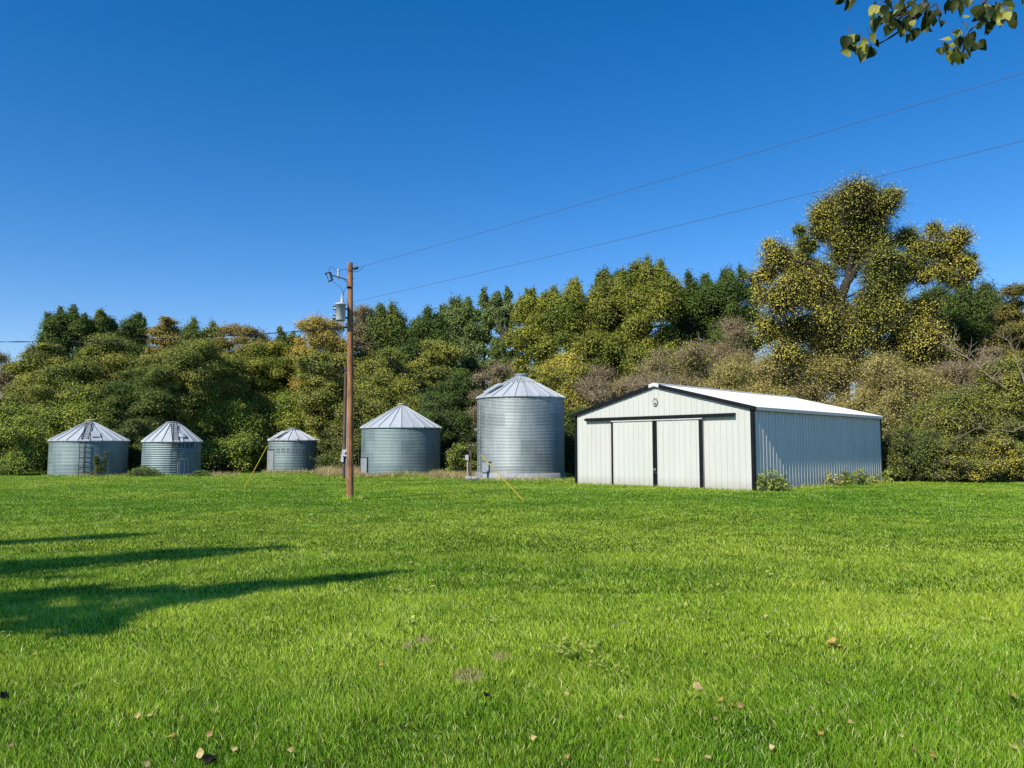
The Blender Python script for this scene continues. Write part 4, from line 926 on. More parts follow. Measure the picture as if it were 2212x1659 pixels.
# ------------------------------------------------------------------ lawn
def vnoise(x, y, s, seed):
    g = np.random.default_rng(seed); T_ = g.random((256, 256)); X_ = x / s + 1000.3; Y_ = y / s + 1000.7
    xi = np.floor(X_).astype(int); yi = np.floor(Y_).astype(int); fx = X_ - xi; fy = Y_ - yi; fx = fx * fx * (3 - 2 * fx); fy = fy * fy * (3 - 2 * fy)
    q = lambda i, j: T_[i % 256, j % 256]
    return (q(xi, yi) * (1 - fx) + q(xi + 1, yi) * fx) * (1 - fy) + (q(xi, yi + 1) * (1 - fx) + q(xi + 1, yi + 1) * fx) * fy
def fbm(x, y, s, seed): return (vnoise(x, y, s, seed) + .5 * vnoise(x, y, s / 2.1, seed + 1) + .25 * vnoise(x, y, s / 4.3, seed + 2)) / 1.75
xs = np.concatenate([[-900, -300, -150], np.arange(-80, 80.1, 2.0), [150, 300, 900]]); ys = np.concatenate([[-300, -80], np.arange(-20, 110.1, 2.0), [180, 400, 1200]])
XX, YY = np.meshgrid(xs, ys, indexing='ij'); V = np.stack([XX.ravel(), YY.ravel(), np.zeros(XX.size)], 1)
ii, jj = np.meshgrid(np.arange(len(xs) - 1), np.arange(len(ys) - 1), indexing='ij'); b0 = (ii * len(ys) + jj).ravel()
m, nt, out = new_mat('lawn_soil_and_turf'); L_ = nt.links.new
tc = N(nt, 'ShaderNodeTexCoord'); n1 = N(nt, 'ShaderNodeTexNoise', Scale=.35, Detail=6.0, Roughness=.65); L_(tc.outputs['Object'], n1.inputs['Vector'])
n2 = N(nt, 'ShaderNodeTexNoise', Scale=28.0, Detail=5.0, Roughness=.7); L_(tc.outputs['Object'], n2.inputs['Vector'])
ad = N(nt, 'ShaderNodeMath', operation='MULTIPLY_ADD'); ad.inputs[1].default_value = .6; L_(n2.outputs['Fac'], ad.inputs[0]); L_(n1.outputs['Fac'], ad.inputs[2])
rp = ramp(nt, [(.55, (.014, .03, .005)), (.8, (.035, .07, .010)), (1.05, (.06, .09, .016))]); L_(ad.outputs[0], rp.inputs[0])
bs = N(nt, 'ShaderNodeBsdfDiffuse'); L_(rp.outputs[0], bs.inputs[0])
bp = N(nt, 'ShaderNodeBump', Strength=.8, Distance=.05); L_(n2.outputs['Fac'], bp.inputs['Height']); L_(bp.outputs[0], bs.inputs['Normal']); L_(bs.outputs[0], out.inputs[0])
lawn = link('ground', np_mesh('ground', V, [np.stack([b0, b0 + len(ys), b0 + len(ys) + 1, b0 + 1], 1)]), m); tag(lawn, kind='structure')

def blade_mat(name, cA, cB, cT, trans=.28, bright=.87):
    m, nt, out = new_mat(name); L = nt.links.new
    u_ = N(nt, 'ShaderNodeAttribute', attribute_name='u'); v_ = N(nt, 'ShaderNodeAttribute', attribute_name='v')
    a = N(nt, 'ShaderNodeMath', operation='MULTIPLY_ADD'); a.inputs[1].default_value = .55; L(v_.outputs['Fac'], a.inputs[0])
    sb = N(nt, 'ShaderNodeMath', operation='ADD'); sb.inputs[1].default_value = -.27; L(u_.outputs['Fac'], sb.inputs[0]); L(sb.outputs[0], a.inputs[2]); a.use_clamp = True
    mx = N(nt, 'ShaderNodeMix', data_type='RGBA'); mx.inputs[6].default_value = c4(cA); mx.inputs[7].default_value = c4(cB); L(a.outputs[0], mx.inputs[0])
    w = N(nt, 'ShaderNodeMath', operation='MULTIPLY'); w.inputs[1].default_value = 53.3; L(v_.outputs['Fac'], w.inputs[0]); fr = N(nt, 'ShaderNodeMath', operation='FRACT'); L(w.outputs[0], fr.inputs[0])
    gt = N(nt, 'ShaderNodeMath', operation='GREATER_THAN'); gt.inputs[1].default_value = .965; L(fr.outputs[0], gt.inputs[0])
    m3 = N(nt, 'ShaderNodeMix', data_type='RGBA'); m3.inputs[7].default_value = c4(cT); L(gt.outputs[0], m3.inputs[0]); L(mx.outputs[2], m3.inputs[6])
    mr = N(nt, 'ShaderNodeMapRange'); mr.inputs['To Min'].default_value = .5 * bright; mr.inputs['To Max'].default_value = 1.5 * bright; L(fr.outputs[0], mr.inputs['Value'])
    sc = N(nt, 'ShaderNodeVectorMath', operation='SCALE'); L(m3.outputs[2], sc.inputs[0]); L(mr.outputs[0], sc.inputs['Scale'])
    d_ = N(nt, 'ShaderNodeBsdfDiffuse'); L(sc.outputs[0], d_.inputs[0]); t_ = N(nt, 'ShaderNodeBsdfTranslucent'); L(sc.outputs[0], t_.inputs[0])
    ms = N(nt, 'ShaderNodeMixShader'); ms.inputs[0].default_value = trans; L(d_.outputs[0], ms.inputs[1]); L(t_.outputs[0], ms.inputs[2])
    g_ = N(nt, 'ShaderNodeBsdfGlossy', Roughness=.4); g_.inputs[0].default_value = (.9, 1, .85, 1); m2 = N(nt, 'ShaderNodeMixShader'); m2.inputs[0].default_value = .02
    L(ms.outputs[0], m2.inputs[1]); L(g_.outputs[0], m2.inputs[2]); L(m2.outputs[0], out.inputs[0]); return m
def blades(P, h, w, lean, g, seg2):
    """P (n,2), heights, widths, lean (n,2) tip offset"""
    n = len(P); an = g.uniform(0, math.pi, n); sx, sy = np.cos(an) * w / 2, np.sin(an) * w / 2
    b = np.stack([P[:, 0], P[:, 1], np.full(n, -.005)], 1); s_ = np.stack([sx, sy, np.zeros(n)], 1)
    tip = b + np.stack([lean[:, 0], lean[:, 1], h], 1); md = b + np.stack([lean[:, 0] * .32, lean[:, 1] * .32, h * .58], 1)
    if seg2:
        V = np.stack([b - s_, b + s_, md + s_ * .85, md - s_ * .85, tip], 1).reshape(-1, 3); i = np.arange(n)[:, None] * 5
        return V, i + np.array([[0, 1, 2, 3]]), i + np.array([[3, 2, 4]])
    V = np.stack([b - s_, b + s_, tip], 1).reshape(-1, 3); i = np.arange(n)[:, None] * 3
    return V, None, i + np.array([[0, 1, 2]])
M['grass'] = blade_mat('grass_blade', (.16, .43, .015), (.69, .87, .075), (.95, .90, .42))
M['dry_blade'] = blade_mat('dry_grass_blade', (.50, .40, .16), (.88, .70, .36), (.22, .28, .06), .3)
DEAD = [ground(917, 1387), ground(1012, 1464), ground(880, 1400), ground(1080, 1425)]; DEADR = [.10, .13, .05, .08]
def grass():
    g = np.random.default_rng(21); VV = []; QQ = []; TT = []; UQ = []; VQ = []; UT = []; VT = []; o = 0
    for y0, y1, dens, wid, seg2 in ((2.6, 5, 8200, .0026, True), (5, 7, 6400, .0031, True), (7, 10, 4200, .0042, True), (10, 14, 2100, .0064, False), (14, 20, 1150, .0085, False), (20, 28, 720, .012, False), (28, 40, 440, .017, False), (40, 62, 260, .024, False)):
        xm = .70 * y1 + 2; n = int(2 * xm * (y1 - y0) * dens)
        X_ = g.uniform(-xm, xm, n); Y_ = g.uniform(y0, y1, n); kp = np.abs(X_) < .70 * Y_ + 2
        kp &= ~((Y_ > 47.5) & (X_ > 22)); X_, Y_ = X_[kp], Y_[kp]; n = len(X_)
        cl = fbm(X_, Y_, .55, 5); big = fbm(X_, Y_, 6.0, 9); med = fbm(X_ * .5, Y_, 1.6, 13)
        hh = (.025 + .050 * cl) * g.uniform(.6, 1.25, n) * (1 + .25 * (big - .5)) * (1.0 if y0 < 14 else .85)
        ang = 2 * math.pi * 1.3 * fbm(X_, Y_, 1.1, 31) + g.normal(size=n) * 1.7; ll = hh * (.25 + .75 * fbm(X_, Y_, .8, 41)) * g.uniform(.4, 1.7, n)
        for q, r_ in zip(DEAD, DEADR):
            dq = np.hypot(X_ - q.x, (Y_ - q.y) * .6); hh = np.where(dq < r_ * .9, hh * .55, hh)
        lean = np.stack([np.cos(ang) * ll - .2 * ll, np.sin(ang) * ll], 1)
        V_, q_, t_ = blades(np.stack([X_, Y_], 1), hh, wid * g.uniform(.7, 1.3, n), lean, g, seg2)
        uu = np.clip(.12 + .78 * big + .55 * (med - .5) + .35 * (cl - .5) + .3 * (fbm(X_, Y_, 2.6, 71) - .5), 0, 1)
        # the bright band across the middle of the lawn and a greener far strip
        uu = np.clip(uu + .22 * np.exp(-((Y_ - 15.5) / 4) ** 2) - .16 * np.exp(-((Y_ - 4.5) / 3) ** 2) - .2 * np.exp(-((Y_ - 30) / 7) ** 2), 0, 1); vr = g.uniform(0, 1, n)
        VV.append(V_)
        if q_ is not None: QQ.append(q_ + o); UQ.append(uu); VQ.append(vr)
        TT.append(t_ + o); UT.append(uu); VT.append(vr); o += len(V_)
    me = np_mesh('grass', np.concatenate(VV), [np.concatenate(QQ), np.concatenate(TT)], {'u': np.concatenate(UQ + UT), 'v': np.concatenate(VQ + VT)})
    tag(link('grass', me, M['grass']), 'mown bright green lawn grass', 'grass', kind='stuff')
grass()
def dry():
    g = np.random.default_rng(8); P_ = []; Hh = []; Ww = []
    def strip(px0, px1, dep0, dep1, n, h, w=.03):
        Y_ = g.uniform(dep0, dep1, n); X_ = (g.uniform(px0, px1, n) - CX) / F * Y_; k_ = fbm(X_, Y_, .9, 3)
        P_.append(np.stack([X_, Y_], 1)); Hh.append(h * (.25 + 1.2 * k_) * g.uniform(.5, 1.2, n)); Ww.append(np.full(n, w))
    strip(690, 780, 55, 62, 5200, .60); strip(775, 965, 53.0, 54.6, 3600, .34); strip(930, 1035, 50, 60, 5200, .50); strip(570, 700, 62, 63.6, 900, .35)
    strip(1010, 1250, 46.5, 47.6, 700, .25); strip(100, 290, 53.8, 54.4, 500, .22); strip(420, 520, 54.5, 58, 500, .4); strip(900, 1030, 62, 76, 1500, .5)
    for t in np.linspace(.2, LEN - .3, 420):
        q = FRp + vv * t + u * g.uniform(.05, .5); P_.append(np.array([[q.x, q.y]])); Hh.append(np.array([g.uniform(.1, .34)])); Ww.append(np.array([.02]))
    for t in np.linspace(.1, W - .3, 420):
        q = FRp - u * t - vv * g.uniform(.04, .25); P_.append(np.array([[q.x, q.y]])); Hh.append(np.array([g.uniform(.06, .3 if g.random() < .3 else .16)])); Ww.append(np.array([.018]))
    for q, r_ in zip(DEAD, DEADR):
        n = int(2600 * r_); a = g.uniform(0, 6.28, n); rr = r_ * np.sqrt(g.random(n)); P_.append(np.stack([q.x + np.cos(a) * rr, q.y + np.sin(a) * rr * 1.6], 1)); Hh.append(g.uniform(.03, .075, n)); Ww.append(np.full(n, .0045))
    P_ = np.concatenate(P_); Hh = np.concatenate(Hh); Ww = np.concatenate(Ww); n = len(P_)
    lean = g.normal(size=(n, 2)) * (Hh * .45)[:, None]; V_, _, t_ = blades(P_, Hh, Ww, lean, g, False)
    me = np_mesh('dry_grass', V_, [t_], {'u': g.uniform(0, 1, n), 'v': g.uniform(0, 1, n)}); tag(link('dry_grass', me, M['dry_blade']), 'rough tan dry grass along the foot of the bins and the shed', 'dry grass', kind='stuff')
    # taller green tufts round the pole and buildings
    T_ = []; H2 = []
    for c, r_, k in ((Vector((PX, PY, 0)), .5, 260), (Vector(((745 - CX) / F * 50, 50, 0)), .8, 150)):
        a = g.uniform(0, 6.28, k); rr = r_ * g.random(k) ** .6; T_.append(np.stack([c.x + np.cos(a) * rr, c.y + np.sin(a) * rr], 1)); H2.append(g.uniform(.08, .24, k))
    for t in np.linspace(0, W, 900):
        q = FRp - u * t - vv * g.uniform(.03, .6); T_.append(np.array([[q.x, q.y]])); H2.append(np.array([g.uniform(.06, .17)]))
    for t in np.linspace(0, LEN, 900):
        q = FRp + vv * t + u * g.uniform(.03, .7); T_.append(np.array([[q.x, q.y]])); H2.append(np.array([g.uniform(.06, .22)]))
    Y_ = g.uniform(51, 82, 5000); X_ = g.uniform(-8, 1, 5000); T_.append(np.stack([X_, Y_], 1)); H2.append(g.uniform(.2, .6, 5000))
    for px0, px1, d0, d1, k in ((95, 300, 53.9, 54.5, 900), (300, 450, 54, 54.7, 700), (575, 700, 62.5, 63.6, 700), (780, 960, 53.6, 54.6, 800), (1025, 1240, 46.8, 47.8, 900)):
        Y_ = g.uniform(d0, d1, k); T_.append(np.stack([(g.uniform(px0, px1, k) - CX) / F * Y_, Y_], 1)); H2.append(g.uniform(.05, .26, k))
    T_ = np.concatenate(T_); H2 = np.concatenate(H2); n = len(T_)
    V_, _, t_ = blades(T_, H2, np.full(n, .028), g.normal(size=(n, 2)) * (H2 * .35)[:, None], g, False)
    me = np_mesh('tall_grass', V_, [t_], {'u': g.uniform(.1, .9, n), 'v': g.uniform(0, 1, n)}); tag(link('tall_grass', me, M['grass']), 'unmown green grass tufts at the foot of the pole, bins and shed', 'grass', kind='stuff')
    # broad lawn weeds
    n = 520; c = np.stack([g.uniform(-7, 7, 90), g.uniform(6, 15, 90)], 1); w_ = np.array([[ground(a, b).x, ground(a, b).y] for a, b in ((1215, 1420), (1240, 1430), (1260, 1415), (1225, 1405), (868, 1282), (330, 1224), (540, 1242), (1180, 1410), (905, 1355), (1000, 1352), (1075, 1350), (1315, 1455))]); c = np.concatenate([c, np.repeat(w_, 5, 0) + g.normal(size=(60, 2)) * .08])
    ci = g.integers(0, len(c), n); P3 = np.concatenate([c[ci] + g.normal(size=(n, 2)) * .05, g.uniform(.04, .085, (n, 1))], 1)
    V_, Fq = leaves_arrays(P3, np.tile([0, -.3, 1.], (n, 1)), .06, g, 1.0, .5, .3)
    tag(link('lawn_weeds', np_mesh('lawn_weeds', V_, [Fq], {'u': g.uniform(0, 1, n), 'v': g.uniform(0, 1, n)}), M['weed']), 'small pale broad leaved weeds scattered in the lawn', 'weeds', kind='stuff')
dry()

# ------------------------------------------------------------------ single leaves
def leaf_geo(mb, p, d, nr, L, fold=.25, curl=.25, wid=1.0, ragged=0.0, g=rng):
    p, d, nr = Vector(p), Vector(d).normalized(), Vector(nr); nr = (nr - d * nr.dot(d)).normalized(); s_ = d.cross(nr)
    T_ = (0, .06, .2, .38, .58, .78, .92, 1.0); Wd = (.0, .26, .43, .46, .36, .2, .07, .0); vs = []
    for t, w in zip(T_, Wd):
        c = p + d * L * (t - curl * .3 * t * t) + nr * L * (-curl * t * t)
        w2 = w * L * wid * (1 + ragged * g.normal() * .5); up = nr * (fold * w2 + ragged * L * .15 * g.normal())
        vs += [c - s_ * w2 + up, c - s_ * w2 * .5 + up * .35, c, c + s_ * w2 * .5 + up * .35, c + s_ * w2 + up]
    fs = []
    for i in range(len(T_) - 1):
        for k in range(4): o = i * 5 + k; fs.append((o, o + 1, o + 6, o + 5))
    mb.add(vs, fs, True)
def big_leaf_mat(name, c1, c2, trans=.4):
    m, nt, out = new_mat(name); L = nt.links.new
    tc = N(nt, 'ShaderNodeTexCoord'); n1 = N(nt, 'ShaderNodeTexNoise', Scale=14.0, Detail=5.0); L(tc.outputs['Object'], n1.inputs['Vector'])
    rp = ramp(nt, [(.35, c1), (.68, c2)]); L(n1.outputs['Fac'], rp.inputs[0])
    d_ = N(nt, 'ShaderNodeBsdfDiffuse'); t_ = N(nt, 'ShaderNodeBsdfTranslucent'); L(rp.outputs[0], d_.inputs[0]); L(rp.outputs[0], t_.inputs[0])
    ms = N(nt, 'ShaderNodeMixShader'); ms.inputs[0].default_value = trans; L(d_.outputs[0], ms.inputs[1]); L(t_.outputs[0], ms.inputs[2])
    g_ = N(nt, 'ShaderNodeBsdfGlossy', Roughness=.4); g_.inputs[0].default_value = (.9, .9, .85, 1); m2 = N(nt, 'ShaderNodeMixShader'); m2.inputs[0].default_value = .015
    L(ms.outputs[0], m2.inputs[1]); L(g_.outputs[0], m2.inputs[2]); L(m2.outputs[0], out.inputs[0]); return m
M['fallen_tan'] = big_leaf_mat('fallen_leaf_tan', (.48, .34, .14), (.78, .61, .30), .25)
M['fallen_gold'] = big_leaf_mat('fallen_leaf_gold', (.45, .29, .06), (.66, .50, .14), .25)
M['fallen_dark'] = big_leaf_mat('fallen_leaf_dark', (.012, .010, .009), (.04, .03, .024), .05)
M['fallen_pink'] = big_leaf_mat('fallen_leaf_brown', (.36, .20, .09), (.58, .38, .18), .2)
GL = 'dry leaves fallen on the lawn'
COMMON = 'small dry tan leaf fallen among the lawn grass in the foreground'
FALLEN = [(1803, 1393, .155, 'fallen_gold', 'large curled golden leaf alone on the right half of the lawn'), (1509, 1483, .095, 'fallen_tan', 'broad pale leaf above the other leaves right of the middle of the lawn'),
 (1578, 1523, .06, 'fallen_gold', 'round yellowish leaf just below and right of the broad pale leaf'), (1601, 1523, .06, 'fallen_pink', 'brown curled leaf touching distance right of the round yellowish leaf'),
 (1543, 1548, .06, 'fallen_pink', 'greyish pink leaf below the round yellowish leaf'), (1054, 1501, .055, 'fallen_dark', 'black shrivelled leaf in the middle of the foreground lawn'), (452, 1643, .075, 'fallen_dark', 'black shrivelled leaf near the bottom edge left of the middle'),
 (8, 1504, .07, 'fallen_dark', 'dark curled leaf at the left edge of the lawn'), (433, 1626, .08, 'fallen_tan', 'crumpled tan leaf right above the black leaf near the bottom edge'), (2201, 1609, .075, 'fallen_tan', 'pale leaf at the right edge of the foreground lawn')]
for a_, b_ in ((1501, 1501), (1554, 1511), (1628, 1418), (1995, 1396), (1793, 1474), (1773, 1584), (1668, 1613), (1528, 1636), (1975, 1624), (2015, 1631), (2187, 1614), (1945, 1588), (1838, 1559), (2189, 1504), (1655, 1331), (1509, 1589), (1733, 1469), (1274, 1436), (1222, 1499), (1342, 1549), (1226, 1633), (1416, 1643),
               (1154, 1594), (874, 1566), (892, 1559), (824, 1436), (1256, 1389), (627, 1619), (453, 1586), (370, 1589), (323, 1543), (298, 1546), (20, 1613), (77, 1411), (507, 1616), (317, 1651), (705, 1648)):
    FALLEN.append((a_, b_, .043, None, COMMON))
for i, (a_, b_, L0, mk, lb) in enumerate(FALLEN):
    g = np.random.default_rng(i + 50); q = ground(a_, b_, .04); mb = MB(); an = g.uniform(0, 6.28)
    dd = Vector((math.cos(an), math.sin(an) * .8, g.uniform(-.1, .5))); L0 *= g.uniform(.85, 1.15)
    nn = Vector((g.normal() * .35, -.55 + g.normal() * .3, .9))
    leaf_geo(mb, -dd.normalized() * L0 * .5, dd, nn, L0, g.uniform(.2, .7), g.uniform(-.3, .5), g.uniform(.75, 1.05), .35 if L0 > .05 else .28, g)
    if i == 0: leaf_geo(mb, (.0, 0, .01), (-.5, .4, .35), (.3, -.8, .4), .09, .6, .5, .9, .5, g); leaf_geo(mb, (-.01, -.02, 0), (.4, -.6, -.1), (.3, -.4, .8), .09, .5, -.3, .8, .5, g)
    if mk == 'fallen_dark': leaf_geo(mb, (-.02, 0, -.01), (.6, .2, .6), (-.4, -.8, .3), L0 * .8, .8, .6, .9, .4, g)
    mk = mk or ('fallen_tan', 'fallen_tan', 'fallen_pink', 'fallen_gold')[i % 4]
    o = mb.build('fallen_leaf', M[mk]); o.location = q; tag(o, lb, 'fallen leaf', GL)

# ------------------------------------------------------------------ overhanging cottonwood, top right
M['cw_leaf'] = big_leaf_mat('cottonwood_leaf_green', (.016, .032, .006), (.075, .09, .016), .14)  # green darkened in the colour for leaf undersides in shade
M['cw_leaf_y'] = big_leaf_mat('cottonwood_leaf_yellow', (.32, .34, .05), (.60, .56, .13), .42)  # yellow-green leaves with the sunlight on and through them put into the colour
def overhang():
    g = np.random.default_rng(17); root = empty('cottonwood_tree', (5.2, -1.2, 0)); tag(root, 'near cottonwood whose leafy branch tips hang into the top right corner', 'tree')
    rel = Vector((5.2, -1.2, 0)); cp = lambda cx, cy, dd=0.0: at(1769.5 + cx / 5.0, cy / 5.0, 3.0 + dd) - rel
    mb = MB(); mb.tube([(0, 0, -.2), (.05, .02, 1.5), (.0, .05, 3.2), (.15, -.2, 5.5), (.1, -.4, 8)], [.30, .24, .2, .15, .06], 14)
    limb = [Vector((0, .05, 3.2)), Vector((-.9, 1.3, 4.3)), Vector((-2.0, 2.8, 4.75)), Vector((-2.7, 3.8, 4.75))]
    mb.tube(smooth_path(limb, 5), .05, 8)
    mb.build('trunk', M['bark'], root)
    tw = MB()
    t1 = smooth_path([limb[2], cp(1130, -90, .1), cp(1120, 30), cp(1060, 130), cp(940, 270), cp(820, 370), cp(720, 430), cp(630, 482)], 4)
    tw.tube(t1, [.006 * (1 - .75 * i / (len(t1) - 1)) + .0012 for i in range(len(t1))], 6)
    t2 = smooth_path([limb[3], cp(1860, -120), cp(1830, 60), cp(1790, 185), cp(1660, 300), cp(1540, 430)], 4)
    tw.tube(t2, [.005 * (1 - .7 * i / (len(t2) - 1)) + .0012 for i in range(len(t2))], 6)
    t3 = smooth_path([limb[2], cp(1250, -100), cp(1268, 40), cp(1270, 130)], 4); tw.tube(t3, [.004 * (1 - .7 * i / (len(t3) - 1)) + .001 for i in range(len(t3))], 5)
    for q in ([cp(300, -200), cp(290, -20)], [cp(1480, -150), cp(1490, -10)], [cp(760, -60), cp(780, 40), cp(700, 60)], [cp(1000, 150), cp(900, 60), cp(860, -40)]): tw.tube(smooth_path(q, 4), .003, 5)
    # leaves: x, y, length, tip direction (image degrees, 90 = down), sunlit yellow
    LV = [(350,370,185,95,0),(440,380,150,130,0),(540,370,140,40,1),(470,470,150,110,1),(560,500,190,105,0),(520,440,130,150,1),(400,500,150,160,0),(340,560,140,165,1),(600,430,110,60,0),(430,520,130,120,0),
      (590,30,140,100,0),(640,60,150,130,1),(690,90,170,80,0),(650,170,190,115,0),(760,200,210,85,0),(740,310,120,95,0),(800,120,150,100,0),(700,20,160,20,0),(860,20,130,80,0),(600,140,120,120,1),(720,150,150,60,0),(830,250,120,60,0),(770,280,170,120,0),
      (900,100,150,95,0),(880,120,100,170,1),(960,180,150,100,0),(1000,220,110,80,1),(930,300,150,100,0),(990,310,140,90,0),(950,370,110,100,0),(880,330,110,60,1),(1010,120,130,80,0),(940,30,130,60,0),(1030,60,140,100,0),(1080,110,100,85,0),(900,200,130,70,0),(980,20,110,40,0),
      (1190,40,130,130,0),(1230,110,150,110,0),(1160,190,160,100,0),(1250,190,110,90,0),(1310,150,110,105,0),(1190,270,130,95,0),(1210,160,120,70,0),(1160,20,90,80,0),(1280,100,90,110,0),
      (1380,-10,150,80,0),(1450,0,160,95,0),(1500,-20,170,85,0),(1560,-10,150,70,0),(1610,-20,140,110,0),(1430,30,90,120,0),
      (1800,40,190,95,0),(1780,100,170,110,0),(1860,60,190,80,0),(1900,20,170,70,0),(1950,30,150,100,1),(1830,150,170,95,0),(1900,130,190,90,0),(1740,150,150,150,0),(1990,10,140,60,0),(2060,50,110,60,1),(2020,130,120,80,1),(2080,220,130,60,0),(1970,170,110,110,1),(1960,240,80,120,1),(1820,230,160,85,0),(1760,250,130,140,1),(1900,210,130,85,0),(2050,170,120,100,0),(2210,10,80,110,0),(1930,90,120,30,1),
      (1460,340,150,30,1),(1400,390,150,150,1),(1500,370,120,170,1),(1420,470,90,60,1),(1380,470,130,100,0),(1420,560,170,40,0),(1380,600,140,75,1),(1480,560,180,105,0),(1520,590,140,110,0),(1600,400,190,100,0),(1640,350,170,85,0),(1570,420,160,95,0),(1590,520,140,90,0),(1710,450,140,65,0),(1560,260,90,10,1),(1350,520,110,90,0),
      (220,-30,130,100,0),(260,-20,120,130,0),(320,-10,140,100,0),(400,-40,90,70,0)]
    A, B = MB(), MB()
    for cx, cy, ln, an, lit in LV:
        for rep in range(1 if g.random() < .45 else 2):
            a = R(an + g.uniform(-14, 14)); L0 = ln / 5.0 / F * 3.0 * 1.0 * g.uniform(.7, 1.12)
            p = cp(cx + (g.normal() * 35 if rep else 0), cy + (g.normal() * 30 if rep else 0), g.uniform(-.18, .18)); d_ = Vector((math.cos(a), g.uniform(-.5, .5), -math.sin(a)))
            nn = Vector((g.normal() * .7, -.9 * (1 if g.random() < .8 else -1), g.normal() * .6 + .1))
            leaf_geo(B if (lit or g.random() < .03) else A, p, d_, nn, L0, g.uniform(.1, .6), g.uniform(-.2, .35), g.uniform(.8, 1.12), .06, g)
            bk = p - d_.normalized() * L0 * .45 + Vector((0, 0, .012)); tw.tube([bk, p], .0009, 4, False)
    tw.build('twigs', M['bark'], root); A.build('leaves', M['cw_leaf'], root); B.build('yellowing_leaves', M['cw_leaf_y'], root)
    # rest of the crown, above and behind
    n = 9000; lob = np.array([(0, -2, 7, 2.6), (1.8, -1, 6.5, 2.2), (-1.2, -2.6, 8.2, 2.2), (1, -3.2, 9, 2.2), (2.6, .3, 7.5, 1.8)]); li = g.integers(0, 5, n)
    P_ = lob[li, :3] + unit(g.normal(size=(n, 3))) * (lob[li, 3] * g.uniform(.3, 1, n) ** .5)[:, None]; V, Fq = leaves_arrays(P_, np.tile([0, 0, 1.], (n, 1)), .11, g)
    link('crown', np_mesh('crown', V, [Fq], {'u': g.uniform(0, 1, n), 'v': g.uniform(0, 1, n)}), M['gyellow'], root)
overhang()

# ------------------------------------------------------------------ slender trees left of the frame; their shadows fall across the lawn
def shade_tree(blobs, z_top, label, seed, n=26000):
    """crown clumps placed so that each one's sun shadow falls on a ground spot seen in the photograph"""
    g = np.random.default_rng(seed); tip = ground(*blobs[0][:2]); k = z_top / math.tan(SUN_EL)
    c = Vector((tip.x + SUN_H.x * k, tip.y + SUN_H.y * k, 0)); lob = []
    sh = Vector((SUN_H.x, SUN_H.y)); pr = Vector((-sh.y, sh.x))
    for px, py, r in blobs:
        G = ground(px, py); dv = Vector((G.x - c.x, G.y - c.y)); z = -dv.dot(sh) * math.tan(SUN_EL); lat = dv.dot(pr)
        rr = r * G.y ** 2 / (F * H) * .72
        for q in range(2): lob.append((pr.x * lat + g.normal() * rr * .35, pr.y * lat + g.normal() * rr * .35, z + g.normal() * rr * .5, rr * g.uniform(.6, 1.0), rr * g.uniform(.6, 1.0), rr * g.uniform(.8, 1.3), .4))
    grow('poplar_tree', label, 'tree', c, lob, int(n * .55), .10, M['gyellow'], M['bark'], 'trees left of the view whose shadows cross the lawn', seed, trunk=[(0, 0, -.2), (0, 0, z_top * .5), (0, 0, z_top * .93)], trunk_r=.13, sub=200, twig_r=.012, sub_sig=.30, limb_r=.25)
shade_tree([(648, 1183, 2), (610, 1184, 3), (560, 1186, 5), (510, 1190, 7), (460, 1192, 9), (420, 1196, 11), (380, 1199, 12), (330, 1203, 12), (280, 1206, 13), (240, 1209, 15), (190, 1213, 15), (140, 1217, 15), (90, 1221, 17), (40, 1225, 18), (0, 1228, 18), (-50, 1232, 20), (-120, 1236, 22), (150, 1249, 4), (185, 1248, 3), (120, 1247, 5), (75, 1243, 6), (-200, 1240, 22)], 12.5, 'slender tree casting the middle long shadow across the left lawn', 3)
shade_tree([(320, 1154, 2), (285, 1156, 4), (250, 1157, 5), (215, 1160, 6), (175, 1162, 6), (140, 1165, 5), (110, 1166, 6), (70, 1169, 5), (40, 1171, 6), (0, 1174, 6), (-40, 1176, 7), (-90, 1178, 9)], 12.5, 'slender tree casting the farthest shadow across the left lawn', 4, 14000)
shade_tree([(885, 1236, 2), (850, 1239, 4), (810, 1243, 6), (770, 1247, 8), (725, 1252, 10), (680, 1257, 11), (630, 1262, 11), (580, 1266, 9), (530, 1267, 12), (480, 1271, 14), (440, 1278, 14), (400, 1290, 15), (370, 1300, 16), (350, 1280, 13), (300, 1283, 11), (255, 1290, 12), (210, 1294, 12), (165, 1292, 11), (110, 1287, 13), (60, 1288, 14), (10, 1292, 15), (-50, 1298, 20),
            (285, 1318, 9), (235, 1330, 9), (225, 1350, 15), (195, 1362, 14), (160, 1348, 18), (120, 1336, 17), (80, 1326, 15), (35, 1320, 16), (0, 1322, 17), (-50, 1330, 22), (-110, 1320, 24), (150, 1371, 7), (205, 1374, 5)], 11.5, 'slender tree casting the nearest shadow across the left lawn', 5, 42000)

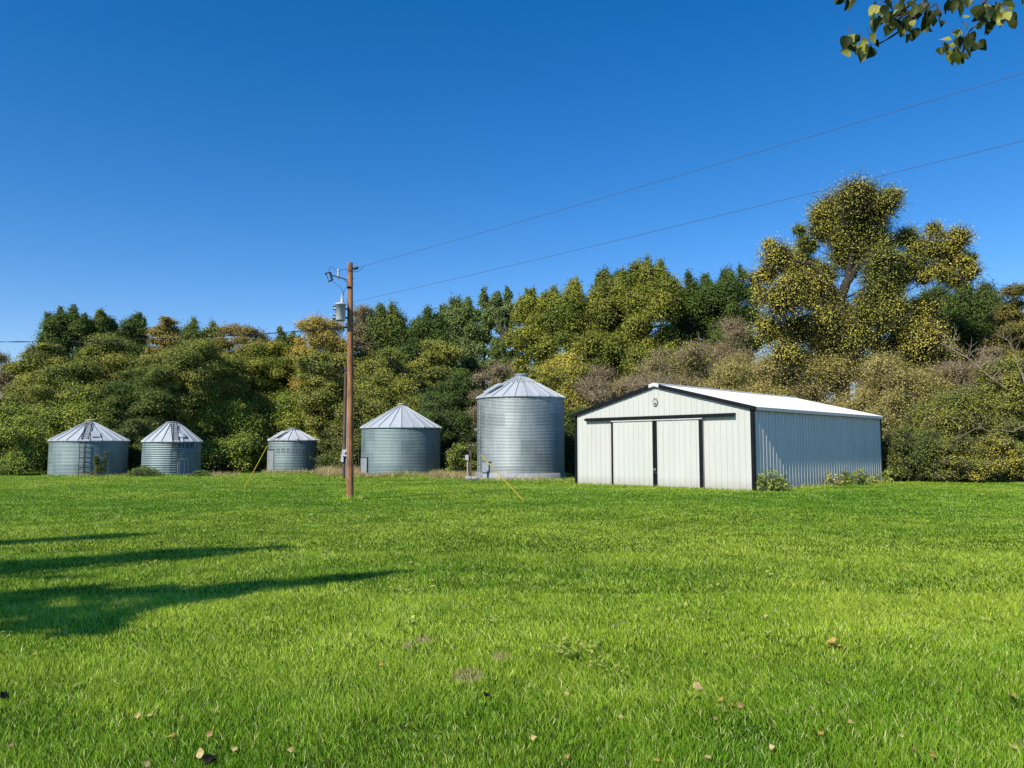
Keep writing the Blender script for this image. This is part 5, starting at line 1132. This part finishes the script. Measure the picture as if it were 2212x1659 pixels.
# ------------------------------------------------------------------ sky, sun, camera
w = bpy.data.worlds.new('World'); scene.world = w; w.use_nodes = True; nt = w.node_tree; nt.nodes.clear()
sky = nt.nodes.new('ShaderNodeTexSky'); sky.sky_type = 'NISHITA'; sky.sun_disc = False
sky.sun_elevation = SUN_EL; sky.sun_rotation = math.atan2(SUN_H.x, SUN_H.y); sky.altitude = 250; sky.air_density = 1.0; sky.dust_density = 0.0; sky.ozone_density = 3.0
hs = nt.nodes.new('ShaderNodeHueSaturation'); hs.inputs['Saturation'].default_value = 1.40
bg = nt.nodes.new('ShaderNodeBackground'); bg.inputs['Strength'].default_value = .15; ow = nt.nodes.new('ShaderNodeOutputWorld')
nt.links.new(sky.outputs[0], hs.inputs['Color']); tn = nt.nodes.new('ShaderNodeVectorMath'); tn.operation = 'MULTIPLY'; tn.inputs[1].default_value = (1.06, .925, 1.03); nt.links.new(hs.outputs[0], tn.inputs[0]); nt.links.new(tn.outputs[0], bg.inputs[0]); nt.links.new(bg.outputs[0], ow.inputs[0])
sl_ = bpy.data.lights.new('sun', 'SUN'); sl_.energy = 5.0; sl_.angle = R(.53); sl_.color = (1.0, .93, .82)
so = bpy.data.objects.new('sun', sl_); col.objects.link(so); so.location = (0, 0, 60); so.rotation_euler = TO_SUN.to_track_quat('Z', 'Y').to_euler()
cam = bpy.data.cameras.new('camera'); co = bpy.data.objects.new('camera', cam); col.objects.link(co); co.location = (0, 0, H); co.rotation_euler = (math.pi / 2 + PITCH, 0, 0)
cam.sensor_fit = 'HORIZONTAL'; cam.sensor_width = 36.0; cam.lens = 36.0 * F / 2212.0; cam.clip_start = .05; cam.clip_end = 5000
scene.camera = co
scene.view_settings.view_transform = 'Standard'; scene.view_settings.look = 'None'; scene.view_settings.exposure = 0; scene.view_settings.gamma = 1
cy = scene.cycles
cy.max_bounces = 5; cy.diffuse_bounces = 1; cy.glossy_bounces = 3; cy.transmission_bounces = 3; cy.transparent_max_bounces = 6; cy.caustics_reflective = False; cy.caustics_refractive = False
cy.use_denoising = True; cy.denoiser = 'OPENIMAGEDENOISE'; cy.denoising_input_passes = 'RGB_ALBEDO_NORMAL'; cy.denoising_prefilter = 'ACCURATE'; cy.sample_clamp_indirect = 4.0
